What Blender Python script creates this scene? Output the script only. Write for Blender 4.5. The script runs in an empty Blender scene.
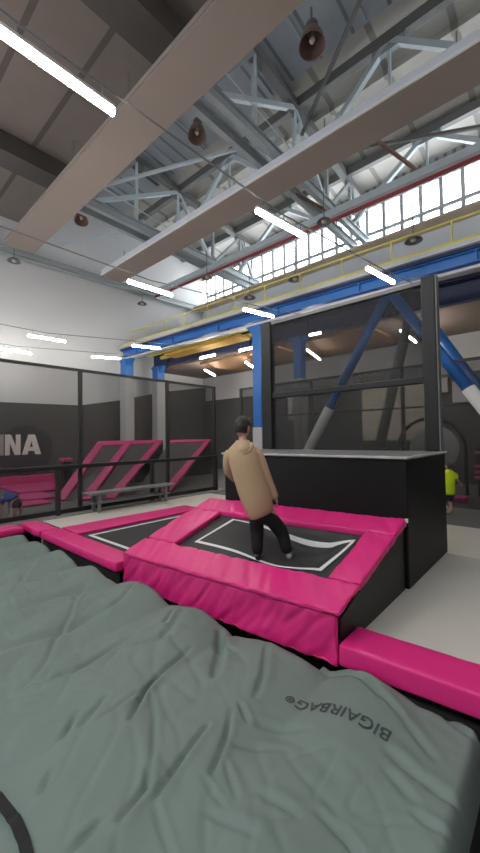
import bpy, bmesh, math, random
from mathutils import Vector, Matrix, noise
random.seed(7)
C = bpy.context.scene.collection
PI = math.pi
V = Vector

# ------------------------------------------------------------------ materials
def new_mat(name):
    m = bpy.data.materials.new(name); m.use_nodes = True
    nt = m.node_tree; b = nt.nodes['Principled BSDF']
    return m, nt, b

def mat(name, col, rough=.6, metal=0, var=.08, scale=6, bump=0, bscale=40, spec=.5, stretch=(1,1,1), coat=0):
    m, nt, b = new_mat(name)
    N, Lk = nt.nodes, nt.links
    b.inputs['Roughness'].default_value = rough
    b.inputs['Metallic'].default_value = metal
    b.inputs['Specular IOR Level'].default_value = spec
    b.inputs['Coat Weight'].default_value = coat
    tc = N.new('ShaderNodeTexCoord'); mp = N.new('ShaderNodeMapping'); mp.inputs['Scale'].default_value = stretch
    Lk.new(tc.outputs['Object'], mp.inputs['Vector'])
    nz = N.new('ShaderNodeTexNoise'); nz.inputs['Scale'].default_value = scale; nz.inputs['Detail'].default_value = 4
    Lk.new(mp.outputs['Vector'], nz.inputs['Vector'])
    mx = N.new('ShaderNodeMix'); mx.data_type = 'RGBA'
    mx.inputs['A'].default_value = (*[c*(1-var) for c in col], 1)
    mx.inputs['B'].default_value = (*[min(1, c*(1+var)) for c in col], 1)
    Lk.new(nz.outputs['Fac'], mx.inputs['Factor'])
    Lk.new(mx.outputs['Result'], b.inputs['Base Color'])
    if bump:
        n2 = N.new('ShaderNodeTexNoise'); n2.inputs['Scale'].default_value = bscale; n2.inputs['Detail'].default_value = 3
        Lk.new(mp.outputs['Vector'], n2.inputs['Vector'])
        bp = N.new('ShaderNodeBump'); bp.inputs['Strength'].default_value = bump; bp.inputs['Distance'].default_value = .02
        Lk.new(n2.outputs['Fac'], bp.inputs['Height']); Lk.new(bp.outputs['Normal'], b.inputs['Normal'])
    return m

def emit(name, col, s):
    m, nt, b = new_mat(name)
    b.inputs['Base Color'].default_value = (*col, 1)
    b.inputs['Emission Color'].default_value = (*col, 1); b.inputs['Emission Strength'].default_value = s
    return m

def net(name, col, fac, cell=None):
    m, nt, b = new_mat(name)
    N, Lk = nt.nodes, nt.links
    b.inputs['Base Color'].default_value = (*col, 1); b.inputs['Roughness'].default_value = .8
    tr = N.new('ShaderNodeBsdfTransparent'); mx = N.new('ShaderNodeMixShader')
    out = N['Material Output']
    mx.inputs['Fac'].default_value = fac
    Lk.new(tr.outputs[0], mx.inputs[1]); Lk.new(b.outputs[0], mx.inputs[2]); Lk.new(mx.outputs[0], out.inputs['Surface'])
    return m

def striped(name, c1, c2, axis, scale, rough=.8, bump=.4, width=.9):
    """sheets or slabs: seams repeating along one axis (object coordinates)"""
    m, nt, b = new_mat(name)
    N, Lk = nt.nodes, nt.links
    b.inputs['Roughness'].default_value = rough
    tc = N.new('ShaderNodeTexCoord'); sp = N.new('ShaderNodeSeparateXYZ')
    Lk.new(tc.outputs['Object'], sp.inputs[0])
    mul = N.new('ShaderNodeMath'); mul.operation = 'MULTIPLY'; mul.inputs[1].default_value = scale
    Lk.new(sp.outputs[axis], mul.inputs[0])
    fr = N.new('ShaderNodeMath'); fr.operation = 'FRACT'; Lk.new(mul.outputs[0], fr.inputs[0])
    gt = N.new('ShaderNodeMath'); gt.operation = 'GREATER_THAN'; gt.inputs[1].default_value = width
    Lk.new(fr.outputs[0], gt.inputs[0])
    nz = N.new('ShaderNodeTexNoise'); nz.inputs['Scale'].default_value = 1.3; nz.inputs['Detail'].default_value = 5
    Lk.new(tc.outputs['Object'], nz.inputs['Vector'])
    mx0 = N.new('ShaderNodeMix'); mx0.data_type = 'RGBA'
    mx0.inputs['A'].default_value = (*[c*.86 for c in c1], 1); mx0.inputs['B'].default_value = (*[min(1, c*1.12) for c in c1], 1)
    Lk.new(nz.outputs['Fac'], mx0.inputs['Factor'])
    mx = N.new('ShaderNodeMix'); mx.data_type = 'RGBA'
    Lk.new(mx0.outputs['Result'], mx.inputs['A']); mx.inputs['B'].default_value = (*c2, 1)
    Lk.new(gt.outputs[0], mx.inputs['Factor']); Lk.new(mx.outputs['Result'], b.inputs['Base Color'])
    bp = N.new('ShaderNodeBump'); bp.inputs['Strength'].default_value = bump; bp.inputs['Distance'].default_value = .03
    bp.invert = True
    Lk.new(gt.outputs[0], bp.inputs['Height']); Lk.new(bp.outputs['Normal'], b.inputs['Normal'])
    return m

M = dict(
    pink=mat('pink_vinyl', (.72, .022, .20), .36, var=.05, scale=3, bump=.06, bscale=9),
    pink_dull=mat('pink_vinyl_faded', (.56, .03, .19), .5, var=.1),
    airbag=mat('airbag_fabric', (.160, .203, .180), .62, var=.07, scale=2.2, bump=.05, bscale=300, spec=.35),
    airbag_print=mat('airbag_print', (.035, .05, .047), .6),
    black_pad=mat('black_vinyl', (.0075, .0075, .0078), .5, var=.2, scale=3, bump=.05, bscale=30),
    box_vinyl=mat('box_vinyl', (.0042, .0042, .0042), .5, var=.2, scale=3, spec=.3),
    pale_board=mat('pale_board', (.62, .62, .61), .7),
    black_cloth=mat('black_cloth', (.010, .010, .011), .85, var=.2),
    black_metal=mat('black_metal', (.02, .02, .021), .5),
    bed=mat('trampoline_mat', (.021, .022, .023), .55, var=.25, scale=9, bump=.1, bscale=200),
    white_line=mat('white_line', (.72, .72, .72), .6),
    floor=mat('beige_floor', (.60, .565, .50), .5, var=.06, scale=1.4),
    floor_dark=mat('dark_floor', (.12, .12, .12), .7, var=.12),
    kerb=mat('grey_kerb', (.26, .25, .24), .7),
    pit=mat('pit_floor', (.012, .011, .011), .8),
    wall=mat('white_wall', (.66, .665, .67), .85, var=.035, scale=.8),
    wall_grey=mat('grey_wall', (.44, .44, .44), .85, var=.06, scale=1),
    dark_wall=mat('dark_wall_padding', (.058, .057, .055), .75, var=.15, scale=1.5),
    logo=mat('logo_ground', (.022, .016, .024), .6),
    logo_white=mat('logo_white', (.78, .74, .72), .6),
    logo_grey=mat('logo_grey', (.35, .34, .34), .6),
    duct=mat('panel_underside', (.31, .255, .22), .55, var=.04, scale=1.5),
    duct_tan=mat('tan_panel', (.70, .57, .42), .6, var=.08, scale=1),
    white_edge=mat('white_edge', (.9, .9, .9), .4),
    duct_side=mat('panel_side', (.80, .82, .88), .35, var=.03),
    roof_brown=striped('brown_roof_slab', (.20, .162, .138), (.10, .082, .07), 1, .66),
    roof_blue=striped('blue_roof_sheet', (.42, .46, .50), (.22, .24, .26), 0, .9),
    roof_beige=striped('beige_roof_slab', (.52, .50, .46), (.30, .285, .26), 0, .5),
    corrug=striped('corrugated_sheet', (.33, .33, .32), (.14, .14, .14), 0, 3.0, width=.6),
    beam_dark=mat('dark_roof_beam', (.085, .072, .062), .7),
    steel=mat('truss_steel', (.36, .40, .41), .5, var=.14, scale=4),
    steel_light=mat('pale_steel', (.58, .66, .69), .45, var=.1, scale=4),
    steel_dark=mat('dark_steel', (.18, .18, .175), .55, var=.15),
    rust=mat('rusty_steel', (.23, .13, .10), .7, var=.3),
    red=mat('red_pipe', (.36, .05, .06), .5),
    blue=mat('crane_blue', (.026, .15, .47), .4, var=.1),
    navy=mat('crane_navy', (.018, .028, .085), .45, var=.1),
    pale_flange=mat('pale_flange', (.50, .51, .55), .5),
    yellow=mat('railing_yellow', (.66, .58, .12), .5, var=.1),
    ochre=mat('ochre_steel', (.55, .33, .07), .6, var=.3, scale=2),
    wood=mat('brown_board', (.33, .19, .10), .6, var=.25, scale=2, stretch=(1, 6, 1)),
    brown_soffit=mat('brown_soffit', (.26, .20, .175), .7, var=.1),
    grey_sleeve=mat('grey_sleeve', (.50, .50, .50), .6),
    cream=mat('cream_board', (.78, .72, .58), .7, var=.1),
    tube=emit('lamp_tube', (1, .95, .86), 48),
    lamp_body=mat('lamp_body', (.6, .6, .6), .5),
    bell=mat('bell_lamp_enamel', (.20, .13, .11), .45, var=.15),
    bulb=mat('lamp_bulb', (.62, .55, .47), .3),
    window=emit('daylit_pane', (.92, .96, 1.0), 5),
    window_frame=mat('window_frame', (.42, .43, .44), .6),
    cable=mat('cable', (.25, .25, .25), .6),
    net=net('safety_net', (.020, .020, .021), .42),
    net_dark=net('dense_safety_net', (.018, .018, .019), .55),
    fence_net=net('fence_net', (.045, .043, .041), .34),
    skin=mat('skin', (.56, .33, .24), .55, var=.05),
    hair=mat('dark_hair', (.022, .016, .013), .6, var=.3, scale=40),
    hair_brown=mat('brown_hair', (.06, .035, .022), .6, var=.3, scale=40),
    hoodie=mat('tan_hoodie', (.50, .355, .215), .85, var=.06, bump=.1, bscale=60),
    trousers=mat('black_trousers', (.004, .004, .0044), .8),
    sock=mat('grey_sock', (.33, .33, .34), .8),
    neon=mat('neon_shirt', (.72, .95, .015), .7),
    blue_shirt=mat('blue_shirt', (.03, .11, .36), .75),
    navy_cloth=mat('navy_shorts', (.015, .022, .055), .8),
    eye=mat('eye', (.03, .02, .02), .2),
    lip=mat('lip', (.42, .17, .14), .5),
    bench=mat('bench_grey', (.15, .155, .15), .55),
)

# ------------------------------------------------------------------ object helpers
def world_of(o):
    m = o.matrix_basis.copy()
    while o.parent:
        o = o.parent; m = o.matrix_basis @ m
    return m

def link_bm(name, bm, m, parent=None, smooth=False, bevel=0, loc=None):
    me = bpy.data.meshes.new(name)
    bmesh.ops.recalc_face_normals(bm, faces=bm.faces)
    o = bpy.data.objects.new(name, me); C.objects.link(o)
    if parent:
        o.parent = parent
        bm.transform(world_of(parent).inverted())
    elif loc is not None:
        o.location = loc
        bm.transform(Matrix.Translation(-V(loc)))
    bm.to_mesh(me); bm.free()
    me.materials.append(M[m] if isinstance(m, str) else m)
    if smooth:
        for p in me.polygons: p.use_smooth = True
    if bevel:
        b = o.modifiers.new('Bevel', 'BEVEL'); b.width = bevel; b.segments = 2; b.limit_method = 'ANGLE'
    return o

def tag(o, label, cat=None, group=None, kind=None):
    if label: o['label'] = label
    if cat: o['category'] = cat
    if group: o['group'] = group
    if kind: o['kind'] = kind
    return o

def thing(name, label, cat, loc, rz=0, group=None):
    o = bpy.data.objects.new(name, None); C.objects.link(o)
    o.empty_display_size = .1
    o.location = loc; o.rotation_euler = (0, 0, rz)
    return tag(o, label, cat, group)

def struct(o):
    o['kind'] = 'structure'; return o

def copy_thing(src, loc, label, rz=None):
    def rec(o, par):
        c = o.copy(); C.objects.link(c)
        if par: c.parent = par
        for ch in [x for x in bpy.data.objects if x.parent == o]: rec(ch, c)
        return c
    r = rec(src, None); r.location = loc; r['label'] = label
    if rz is not None: r.rotation_euler = (0, 0, rz)
    return r

class MB:
    def __init__(s): s.bm = bmesh.new()
    def hexa(s, c):       # c: bottom 4 then top 4
        v = [s.bm.verts.new(p) for p in c]
        for f in ((0,3,2,1),(4,5,6,7),(0,1,5,4),(1,2,6,5),(2,3,7,6),(3,0,4,7)): s.bm.faces.new([v[i] for i in f])
        return s
    def box(s, a, b):
        x0,y0,z0 = a; x1,y1,z1 = b
        return s.hexa([(x0,y0,z0),(x1,y0,z0),(x1,y1,z0),(x0,y1,z0),(x0,y0,z1),(x1,y0,z1),(x1,y1,z1),(x0,y1,z1)])
    def bar(s, p, q, w, h, up=(0,0,1)):
        p, q = V(p), V(q); d = (q-p).normalized(); up = V(up)
        if abs(d.dot(up)) > .98: up = V((1,0,0))
        sx = d.cross(up).normalized()*w/2; sy = sx.cross(d).normalized()*h/2
        return s.hexa([p-sx-sy, p+sx-sy, q+sx-sy, q-sx-sy, p-sx+sy, p+sx+sy, q+sx+sy, q-sx+sy])
    def tube(s, pts, r, n=10, closed=False):
        pts = [V(p) for p in pts]; rings = []
        rr = r if isinstance(r, (list, tuple)) else [r]*len(pts)
        ref = None
        for i, p in enumerate(pts):
            d = (pts[min(i+1, len(pts)-1)]-pts[max(i-1, 0)]).normalized()
            if ref is None: ref = V((0,0,1)) if abs(d.z) < .9 else V((1,0,0))
            a = d.cross(ref).normalized(); b = a.cross(d).normalized(); ref = b
            rings.append([s.bm.verts.new(p+(a*math.cos(2*PI*k/n)+b*math.sin(2*PI*k/n))*rr[i]) for k in range(n)])
        for i in range(len(rings)-1):
            for k in range(n):
                s.bm.faces.new([rings[i][k], rings[i][(k+1)%n], rings[i+1][(k+1)%n], rings[i+1][k]])
        s.bm.faces.new(rings[0][::-1]); s.bm.faces.new(rings[-1])
        return s
    def lathe(s, prof, c=(0,0,0), n=28, mtx=None):
        rings = []
        for r, z in prof:
            rings.append([s.bm.verts.new((r*math.cos(2*PI*k/n), r*math.sin(2*PI*k/n), z)) for k in range(n)] if r > 1e-6 else [s.bm.verts.new((0,0,z))])
        for A, B in zip(rings, rings[1:]):
            for k in range(n):
                f = [A[k%len(A)], A[(k+1)%len(A)], B[(k+1)%len(B)], B[k%len(B)]]
                f = list(dict.fromkeys(f))
                if len(f) > 2: s.bm.faces.new(f)
        if mtx: s.bm.transform(mtx)
        bmesh.ops.translate(s.bm, verts=s.bm.verts, vec=V(c))
        return s
    def prism(s, poly, ext):
        ext = V(ext)
        a = [s.bm.verts.new(p) for p in poly]; b = [s.bm.verts.new(V(p)+ext) for p in poly]
        s.bm.faces.new(a[::-1]); s.bm.faces.new(b)
        n = len(a)
        for i in range(n): s.bm.faces.new([a[i], a[(i+1)%n], b[(i+1)%n], b[i]])
        return s
    def build(s, name, m, parent=None, **k): return link_bm(name, s.bm, m, parent, **k)

def tri(c8, u, v, w):
    """trilinear point in a hexahedron (bottom 4, top 4), u,v,w in 0..1"""
    c = [V(p) for p in c8]
    b = c[0].lerp(c[1], u).lerp(c[3].lerp(c[2], u), v)
    t = c[4].lerp(c[5], u).lerp(c[7].lerp(c[6], u), v)
    return b.lerp(t, w)

def pad(c8, dims, r=.04, nseg=.05, wr=0., wfun=None, seed=0, pillow=0.):
    """soft rounded slab in a hexahedron; wr = crease depth on the skin"""
    hx = [d/2 for d in dims]
    axes = []
    for h in hx:
        rr = min(r, h*.98)
        n = max(1, int(round((2*h-2*rr)/nseg)))
        a = [-h, -h+rr*.12, -h+rr*.4, -h+rr] + [-h+rr+(2*h-2*rr)*i/n for i in range(1, n)] + [h-rr, h-rr*.4, h-rr*.12, h]
        axes.append(a)
    bm = bmesh.new()
    vd = {}
    def vert(p):
        key = tuple(round(x, 6) for x in p)
        if key in vd: return vd[key]
        q = [max(-(h-min(r, h*.98)), min(h-min(r, h*.98), x)) for x, h in zip(p, hx)]
        d = V(p)-V(q); nrm = d.normalized() if d.length > 1e-7 else V((0,0,0))
        pos = V(q)+nrm*min(r, d.length) if d.length > 1e-7 else V(p)
        if pillow:
            e = 1
            for ax in range(2): e *= max(0., 1-(p[ax]/hx[ax])**4)
            pos.z += pillow*e*(1 if p[2] > 0 else 0)
        w = tri(c8, *[(x/h+1)/2 for x, h in zip(pos, hx)])
        if wr:
            n = wfun(V(pos), seed)
            nn = V([1 if x > h-1e-6 else (-1 if x < -h+1e-6 else 0) for x, h in zip(p, hx)])
            e1 = tri(c8, 1, .5, .5)-tri(c8, 0, .5, .5); e2 = tri(c8, .5, 1, .5)-tri(c8, .5, 0, .5); e3 = tri(c8, .5, .5, 1)-tri(c8, .5, .5, 0)
            wn = e1.normalized()*nn.x+e2.normalized()*nn.y+e3.normalized()*nn.z
            w = w+wn*n*wr
        vd[key] = bm.verts.new(w); return vd[key]
    def face(fix, val, A, B):
        a, b = axes[A], axes[B]
        for i in range(len(a)-1):
            for j in range(len(b)-1):
                vs = []
                for x, y in ((a[i], b[j]), (a[i+1], b[j]), (a[i+1], b[j+1]), (a[i], b[j+1])):
                    p = [0,0,0]; p[fix] = val; p[A] = x; p[B] = y; vs.append(vert(p))
                try: bm.faces.new(vs)
                except ValueError: pass
    for fx, (A, B) in ((0, (1,2)), (1, (0,2)), (2, (0,1))):
        for sgn in (-1, 1): face(fx, sgn*hx[fx], A, B)
    return bm

def ridge(x):               # sharp crease profile from a noise value
    return -max(0, 1-abs(x)*5)
def crease_y(p, s):         # creases running mostly across a long pad, leaning
    a = noise.noise(V((p.x*3.2+p.y*2.2+p.z*2.4+s*7.1, p.y*.55-p.x*.15, p.z*.7+s)))
    b = noise.noise(V((p.x*7+p.y*5+p.z*5+s*3, p.y*.9, p.z*1.1+s*2)))
    return ridge(a)*.75+ridge(b)*.5+a*.4
def box_c8(a, b):
    x0,y0,z0 = a; x1,y1,z1 = b
    return [(x0,y0,z0),(x1,y0,z0),(x1,y1,z0),(x0,y1,z0),(x0,y0,z1),(x1,y0,z1),(x1,y1,z1),(x0,y1,z1)]
def soft_box(a, b, r=.04, wr=0, seed=0, nseg=.06, pillow=0):
    return pad(box_c8(a, b), [abs(q-p) for p, q in zip(a, b)], r, nseg, wr, crease_y, seed, pillow)

# skinned figures
def skin_bm(chains, sub=2):
    """chains: list of (verts [(pos, radius)], edges, root)"""
    out = bmesh.new()
    for vr, ed, root in chains:
        me = bpy.data.meshes.new('tmp'); me.from_pydata([p for p, r in vr], ed, [])
        o = bpy.data.objects.new('tmp', me); C.objects.link(o)
        sk = o.modifiers.new('s', 'SKIN'); sk.use_smooth_shade = True
        for i, (p, r) in enumerate(vr):
            d = me.skin_vertices[0].data[i]
            d.radius = (r, r) if not isinstance(r, tuple) else r
            d.use_root = (i == root)
        ss = o.modifiers.new('u', 'SUBSURF'); ss.levels = sub; ss.render_levels = sub
        dg = bpy.context.evaluated_depsgraph_get(); dg.update()
        ev = o.evaluated_get(dg); m2 = bpy.data.meshes.new_from_object(ev)
        out.from_mesh(m2)
        bpy.data.objects.remove(o); bpy.data.meshes.remove(me); bpy.data.meshes.remove(m2)
    return out
def chain(*pr):
    return ([(tuple(p), r) for p, r in pr], [(i, i+1) for i in range(len(pr)-1)], 0)
def ellipsoid_bm(c, rad, mtx=None, n=20, cut=None):
    bm = bmesh.new(); bmesh.ops.create_uvsphere(bm, u_segments=n, v_segments=n//2+2, radius=1)
    bm.transform(Matrix.Diagonal((*rad, 1)))
    if cut: bmesh.ops.delete(bm, geom=[v for v in bm.verts if cut(v.co)], context='VERTS')
    if mtx: bm.transform(mtx)
    bm.transform(Matrix.Translation(V(c)))
    return bm
def merge(a, b):
    me = bpy.data.meshes.new('t'); b.to_mesh(me); b.free(); a.from_mesh(me); bpy.data.meshes.remove(me); return a
FOLDS = [
    ([(-7.25, 2.88), (-6.3, 2.14), (-5.62, 1.75)], 0.04, 0.012),
    ([(-5.32, 2.74), (-5.0, 2.26), (-4.5, 1.94), (-4.22, 1.68), (-3.8, 1.38), (-3.66, 1.25), (-3.6, 1.12)], 0.03, 0.022),
    ([(-4.31, 2.49), (-4.31, 2.13), (-4.28, 1.77), (-4.35, 1.48), (-4.36, 1.18)], 0.09, 0.035),
    ([(-5.11, 2.53), (-5.19, 2.1), (-5.15, 1.75), (-5.16, 1.39)], 0.09, 0.035),
    ([(-3.58, 2.22), (-3.52, 1.84), (-3.47, 1.56), (-3.5, 1.33)], 0.05, 0.03),
    ([(-5.99, 2.74), (-5.99, 2.04), (-6.15, 1.66)], 0.1, 0.03),
    ([(-4.58, 2.88), (-4.33, 2.54), (-4.3, 2.35)], 0.04, 0.025),
    ([(-2.85, 2.83), (-2.68, 2.65), (-2.38, 2.29)], 0.05, 0.05),
    ([(-3.61, 2.79), (-3.43, 2.54)], 0.03, 0.03),
    ([(-2.88, 2.43), (-2.8, 2.04), (-2.66, 1.71)], 0.03, 0.03),
    ([(-2.48, 2.65), (-2.7, 2.63)], 0.025, 0.03),
    ([(-2.24, 2.86), (-2.02, 2.52), (-1.92, 2.29)], 0.035, 0.03),
    ([(-3.46, 2.82), (-3.23, 2.33), (-3.35, 2.16)], 0.06, 0.03),
    ([(-2.8, 1.98), (-2.67, 1.75), (-2.49, 1.52)], 0.025, 0.04),
    ([(-2.63, 1.79), (-2.35, 1.64), (-2.12, 1.46), (-1.95, 1.3)], 0.02, 0.02),
    ([(-2.87, 1.54), (-2.72, 1.25)], 0.025, 0.022),
    ([(-2.87, 1.29), (-2.75, 1.14)], 0.03, 0.03),
    ([(-2.71, 1.72), (-2.66, 1.37)], 0.025, 0.018),
    ([(-2.53, 0.98), (-2.44, 0.88)], 0.025, 0.025),
    ([(-2.01, 1.86), (-1.95, 1.55), (-1.88, 1.32)], 0.022, 0.032),
    ([(-2.06, 1.38), (-1.98, 1.32), (-1.93, 1.11)], 0.025, 0.032),
    ([(-1.86, 1.29), (-1.56, 1.18)], 0.02, 0.018),
    ([(-1.97, 2.06), (-1.84, 1.88), (-1.73, 1.63)], 0.022, 0.032),
    ([(-1.72, 1.74), (-1.51, 1.62)], 0.018, 0.018),
    ([(-1.96, 2.16), (-1.82, 2.08)], 0.02, 0.03),
    ([(-1.77, 1.87), (-1.51, 2.06)], 0.025, 0.015),
    ([(-1.57, 1.46), (-1.31, 1.53)], 0.03, 0.018),
    ([(-1.76, 1.58), (-1.53, 1.53)], 0.015, 0.012),
    ([(-1.74, 2.13), (-1.4, 2.33), (-1.03, 2.48), (-0.72, 2.4), (-0.5, 2.38)], 0.035, 0.026),
    ([(-1.65, 2.92), (-1.29, 2.93), (-0.98, 2.8), (-0.69, 2.6)], 0.025, 0.03),
    ([(-1.49, 3.03), (-1.18, 2.87), (-0.97, 2.65)], 0.022, 0.012),
    ([(-0.91, 2.33), (-0.7, 2.24)], 0.025, 0.018),
    ([(-0.68, 2.36), (-0.54, 2.38)], 0.02, 0.015),
    ([(-1.42, 1.72), (-1.19, 1.77)], 0.03, 0.015),
    ([(-1.1, 1.86), (-0.93, 1.85), (-0.84, 1.81)], 0.025, 0.022),
    ([(-0.7, 2.17), (-0.46, 2.17)], 0.02, 0.018),
    ([(-0.89, 1.98), (-0.69, 2.12)], 0.02, 0.01),
    ([(-1.98, 0.86), (-2.0, 1.03)], 0.025, 0.02),
    ([(-0.71, 2.98), (-0.5, 2.91)], 0.02, 0.025),
    ([(-1.63, 2.49), (-1.61, 2.26)], 0.05, 0.01),
]
WORLD = 3.0; EXPO = 0.95; ROLLSIGN = -1
# ------------------------------------------------------------------ the hall
HX0, HX1, HY0, HY1 = -18.5, 5.5, -9.0, 17.0
struct(MB().box((-9.95, 3.45, -.3), (HX1, 6.78, 0)).build('floor', 'floor'))
struct(MB().box((-10.15, 3.46, -1.1), (HX1, 3.50, -.301)).build('wall_front', 'pit'))
struct(MB().box((-9.95, 6.80, -.3), (HX1, 9.0, 0.0)).build('floor', 'floor'))
struct(MB().box((HX0, 9.0, -.3), (HX1, HY1, -.005)).build('floor', 'floor_dark'))
struct(MB().box((HX0, -1.5, -.3), (-10.15, 9.0, -.005)).build('floor', 'floor_dark'))
struct(MB().box((-10.15, HY0, -1.15), (HX1, 3.50, -1.1)).build('floor', 'pit'))
struct(MB().box((-9.54, HY0, -1.1), (-9.50, 3.42, -.125)).build('wall_left', 'pit'))
struct(MB().box((-10.15, HY0, -1.1), (-9.55, HY0+8, -.30)).build('wall_left', 'pit'))
struct(MB().box((-9.95, 3.43, -.3), (3.3, 3.449, -.004)).build('trim_4', 'black_cloth'))
struct(MB().box((-10.15, -1.5, -.3), (-9.55, 9.9, .035)).build('trim_1', 'kerb', bevel=.01))
# left (far end) wall, back wall, roofs
struct(MB().box((HX0-.3, HY0, -.3), (HX0, HY1, 15.2)).build('wall_left', 'wall'))
struct(MB().box((HX0, HY1, -.3), (HX1, HY1+.3, 7.0)).build('wall_back', 'wall_grey'))
struct(MB().box((HX0, HY1, 7.0), (HX1, HY1+.3, 11.0)).build('wall_back', 'wall'))
struct(MB().box((HX0, HY1, 12.85), (HX1, HY1+.3, 14.0)).build('wall_back', 'corrug'))
struct(MB().box((HX0, -2.5, 12.0), (HX1, 6.3, 12.25)).build('ceiling', 'roof_brown'))
# rest of the hall behind the photographer: closed walls, roof gap added for daylight
struct(MB().box((HX1, HY0, -1.15), (HX1+.3, HY1+.3, 15.3)).build('wall_right', 'wall_grey'))
struct(MB().box((HX0, HY0-.3, -1.15), (HX1, HY0, 12.25)).build('wall_rear', 'wall_grey'))
struct(MB().box((HX0, HY0, 12.0), (HX1, -8.2, 12.25)).build('ceiling', 'roof_brown'))
struct(MB().box((HX0, 6.0, 12.25), (HX1, 6.3, 15.0)).build('wall_front', 'wall_grey'))
def roofz(y): return 14.85-(y-6.3)*.1
struct(MB().hexa([(HX0,6.3,roofz(6.3)),(HX1,6.3,roofz(6.3)),(HX1,10.6,roofz(10.6)),(HX0,10.6,roofz(10.6)),
                  (HX0,6.3,15.3),(HX1,6.3,15.3),(HX1,10.6,15.3),(HX0,10.6,15.3)]).build('ceiling', 'roof_blue'))
struct(MB().hexa([(HX0,10.6,roofz(10.6)),(HX1,10.6,roofz(10.6)),(HX1,17.3,roofz(17.3)),(HX0,17.3,roofz(17.3)),
                  (HX0,10.6,15.3),(HX1,10.6,15.3),(HX1,17.3,15.3),(HX0,17.3,15.3)]).build('ceiling', 'roof_beige'))
for y in (12.3, 13.9, 15.5):
    struct(MB().box((HX0, y-.09, roofz(y)-.22), (HX1, y+.09, roofz(y))).build('trim_2', 'roof_beige'))
for k in range(13):        # sheet ribs under the blue strip
    x = -18.2+k*1.75
    struct(MB().hexa([(x,6.4,roofz(6.4)-.10),(x+.16,6.4,roofz(6.4)-.10),(x+.16,10.5,roofz(10.5)-.10),(x,10.5,roofz(10.5)-.10),
                      (x,6.4,roofz(6.4)),(x+.16,6.4,roofz(6.4)),(x+.16,10.5,roofz(10.5)),(x,10.5,roofz(10.5))]).build('trim_3', 'roof_blue'))
# clerestory: one long band of daylit windows, each a bay
WX = -18.0; wn = 1
bay = 3.2
while WX < HX1-.1:
    w = struct(MB().box((WX, HY1+.10, 11.0), (min(WX+bay, HX1), HY1+.16, 12.85)).build('window_%d' % wn, 'window'))
    for i in range(4):
        xx = WX+i*bay/4
        f = MB().box((xx-.075, HY1-.02, 11.0), (xx+.075, HY1+.099, 12.85)).build('window_frame', 'window_frame', w)
    MB().box((WX+.08, HY1-.01, 11.5), (min(WX+bay, HX1)-.02, HY1+.098, 11.66)).build('window_frame', 'window_frame', w)
    WX += bay; wn += 1
# padded dark wall in front of the end wall, top edge rising to the right
struct(MB().prism([(-18.15,-1.5,0),(-18.15,16.9,0),(-18.15,16.9,5.4),(-18.15,13.6,4.85),(-18.15,10.5,4.1),(-18.15,8.3,3.7),(-18.15,-1.5,3.55)], (-.3,0,0)).build('wall_left', 'dark_wall'))
struct(MB().box((-18.1, 16.75, 0), (HX1, 16.98, 4.45)).build('wall_back', 'dark_wall'))
# lower hall beyond the crane: brown soffit
struct(MB().box((HX0, 12.95, 6.05), (HX1, 17.0, 6.3)).build('ceiling', 'brown_soffit'))
struct(MB().box((HX0, 12.95, 6.301), (HX1, 17.0, 6.36)).build('bounce_layer', 'wall'))  # unseen white top added to bounce window light up to panel and roof

# wall pipes at the end wall
for (y0,z0,y1,z1,r,nm,lb) in ((-2, 10.12, 16.9, 10.62, .09, 'wall_pipe', 'thick grey pipe running along the white end wall below the panels'),
                          (-2, 10.42, 16.9, 10.92, .05, 'wall_conduit', 'thin grey conduit just above the thick pipe on the end wall')):
    tag(MB().tube([(-18.32,y0,z0),(-18.32,y1,z1)], r, 10).build(nm, 'steel', loc=(-18.32,0,z0), smooth=True), lb, 'pipe')

# ------------------------------------------------------------------ roof trusses (across the hall)
def truss(x, label):
    t = thing('roof_truss', label, 'truss', (x, 6.3, 11.0), 0, 'steel roof trusses')
    for s in (-1, 1):
        xx = x+s*.3
        b = MB().box((xx-.10, 6.31, 10.92), (xx+.10, 16.95, 10.96)); b.box((xx-.02, 6.31, 10.96), (xx+.02, 16.95, 11.24)); b.box((xx-.10, 6.31, 11.24), (xx+.10, 16.95, 11.28))
        b.build('bottom_chord', 'steel', t)
    b = MB().bar((x, 6.4, roofz(6.4)-.33), (x, 16.9, roofz(16.9)-.40), .3, .28); b.build('top_chord', 'steel_dark', t)
    def w(n, p, q, s, m): MB().bar((x, *p), (x, *q), s, s).build(n, m, t)
    T = lambda y: (y, roofz(y)-.5)
    for y in (8.75, 11.05, 13.4, 15.6): w('vertical', (y, 11.24), T(y), .13, 'steel_light' if y < 12 else 'steel')
    w('diagonal', (6.5, 11.25), T(8.7), .15, 'steel'); w('diagonal', (6.6, 11.3), T(11.0), .16, 'steel_light'); w('diagonal', (13.3, 11.3), T(11.1), .16, 'steel_light')
    w('diagonal', (13.5, 11.3), T(15.5), .15, 'steel'); w('diagonal', (16.8, 11.3), T(15.7), .15, 'steel')
    for y in (8.75, 11.05, 13.4): MB().box((x-.03, y-.32, 11.28), (x+.03, y+.32, 11.6)).build('gusset_plate', 'steel', t)
    for y in (8.7, 11.05, 15.6): MB().box((x-.04, y-.4, T(y)[1]-.35), (x+.04, y+.4, T(y)[1]+.05)).build('gusset_plate', 'steel_dark', t)
    for s in (-1, 1): MB().tube([(x+s*.42, 6.5, 11.9), (x+s*.42, 10.3, 11.6)], .022, 6).build('hand_rope', 'steel_light', t)
truss(-7.0, 'steel roof truss crossing the middle of the hall between the two wide panels')
truss(-13.7, 'steel roof truss nearest the white end wall')
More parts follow.
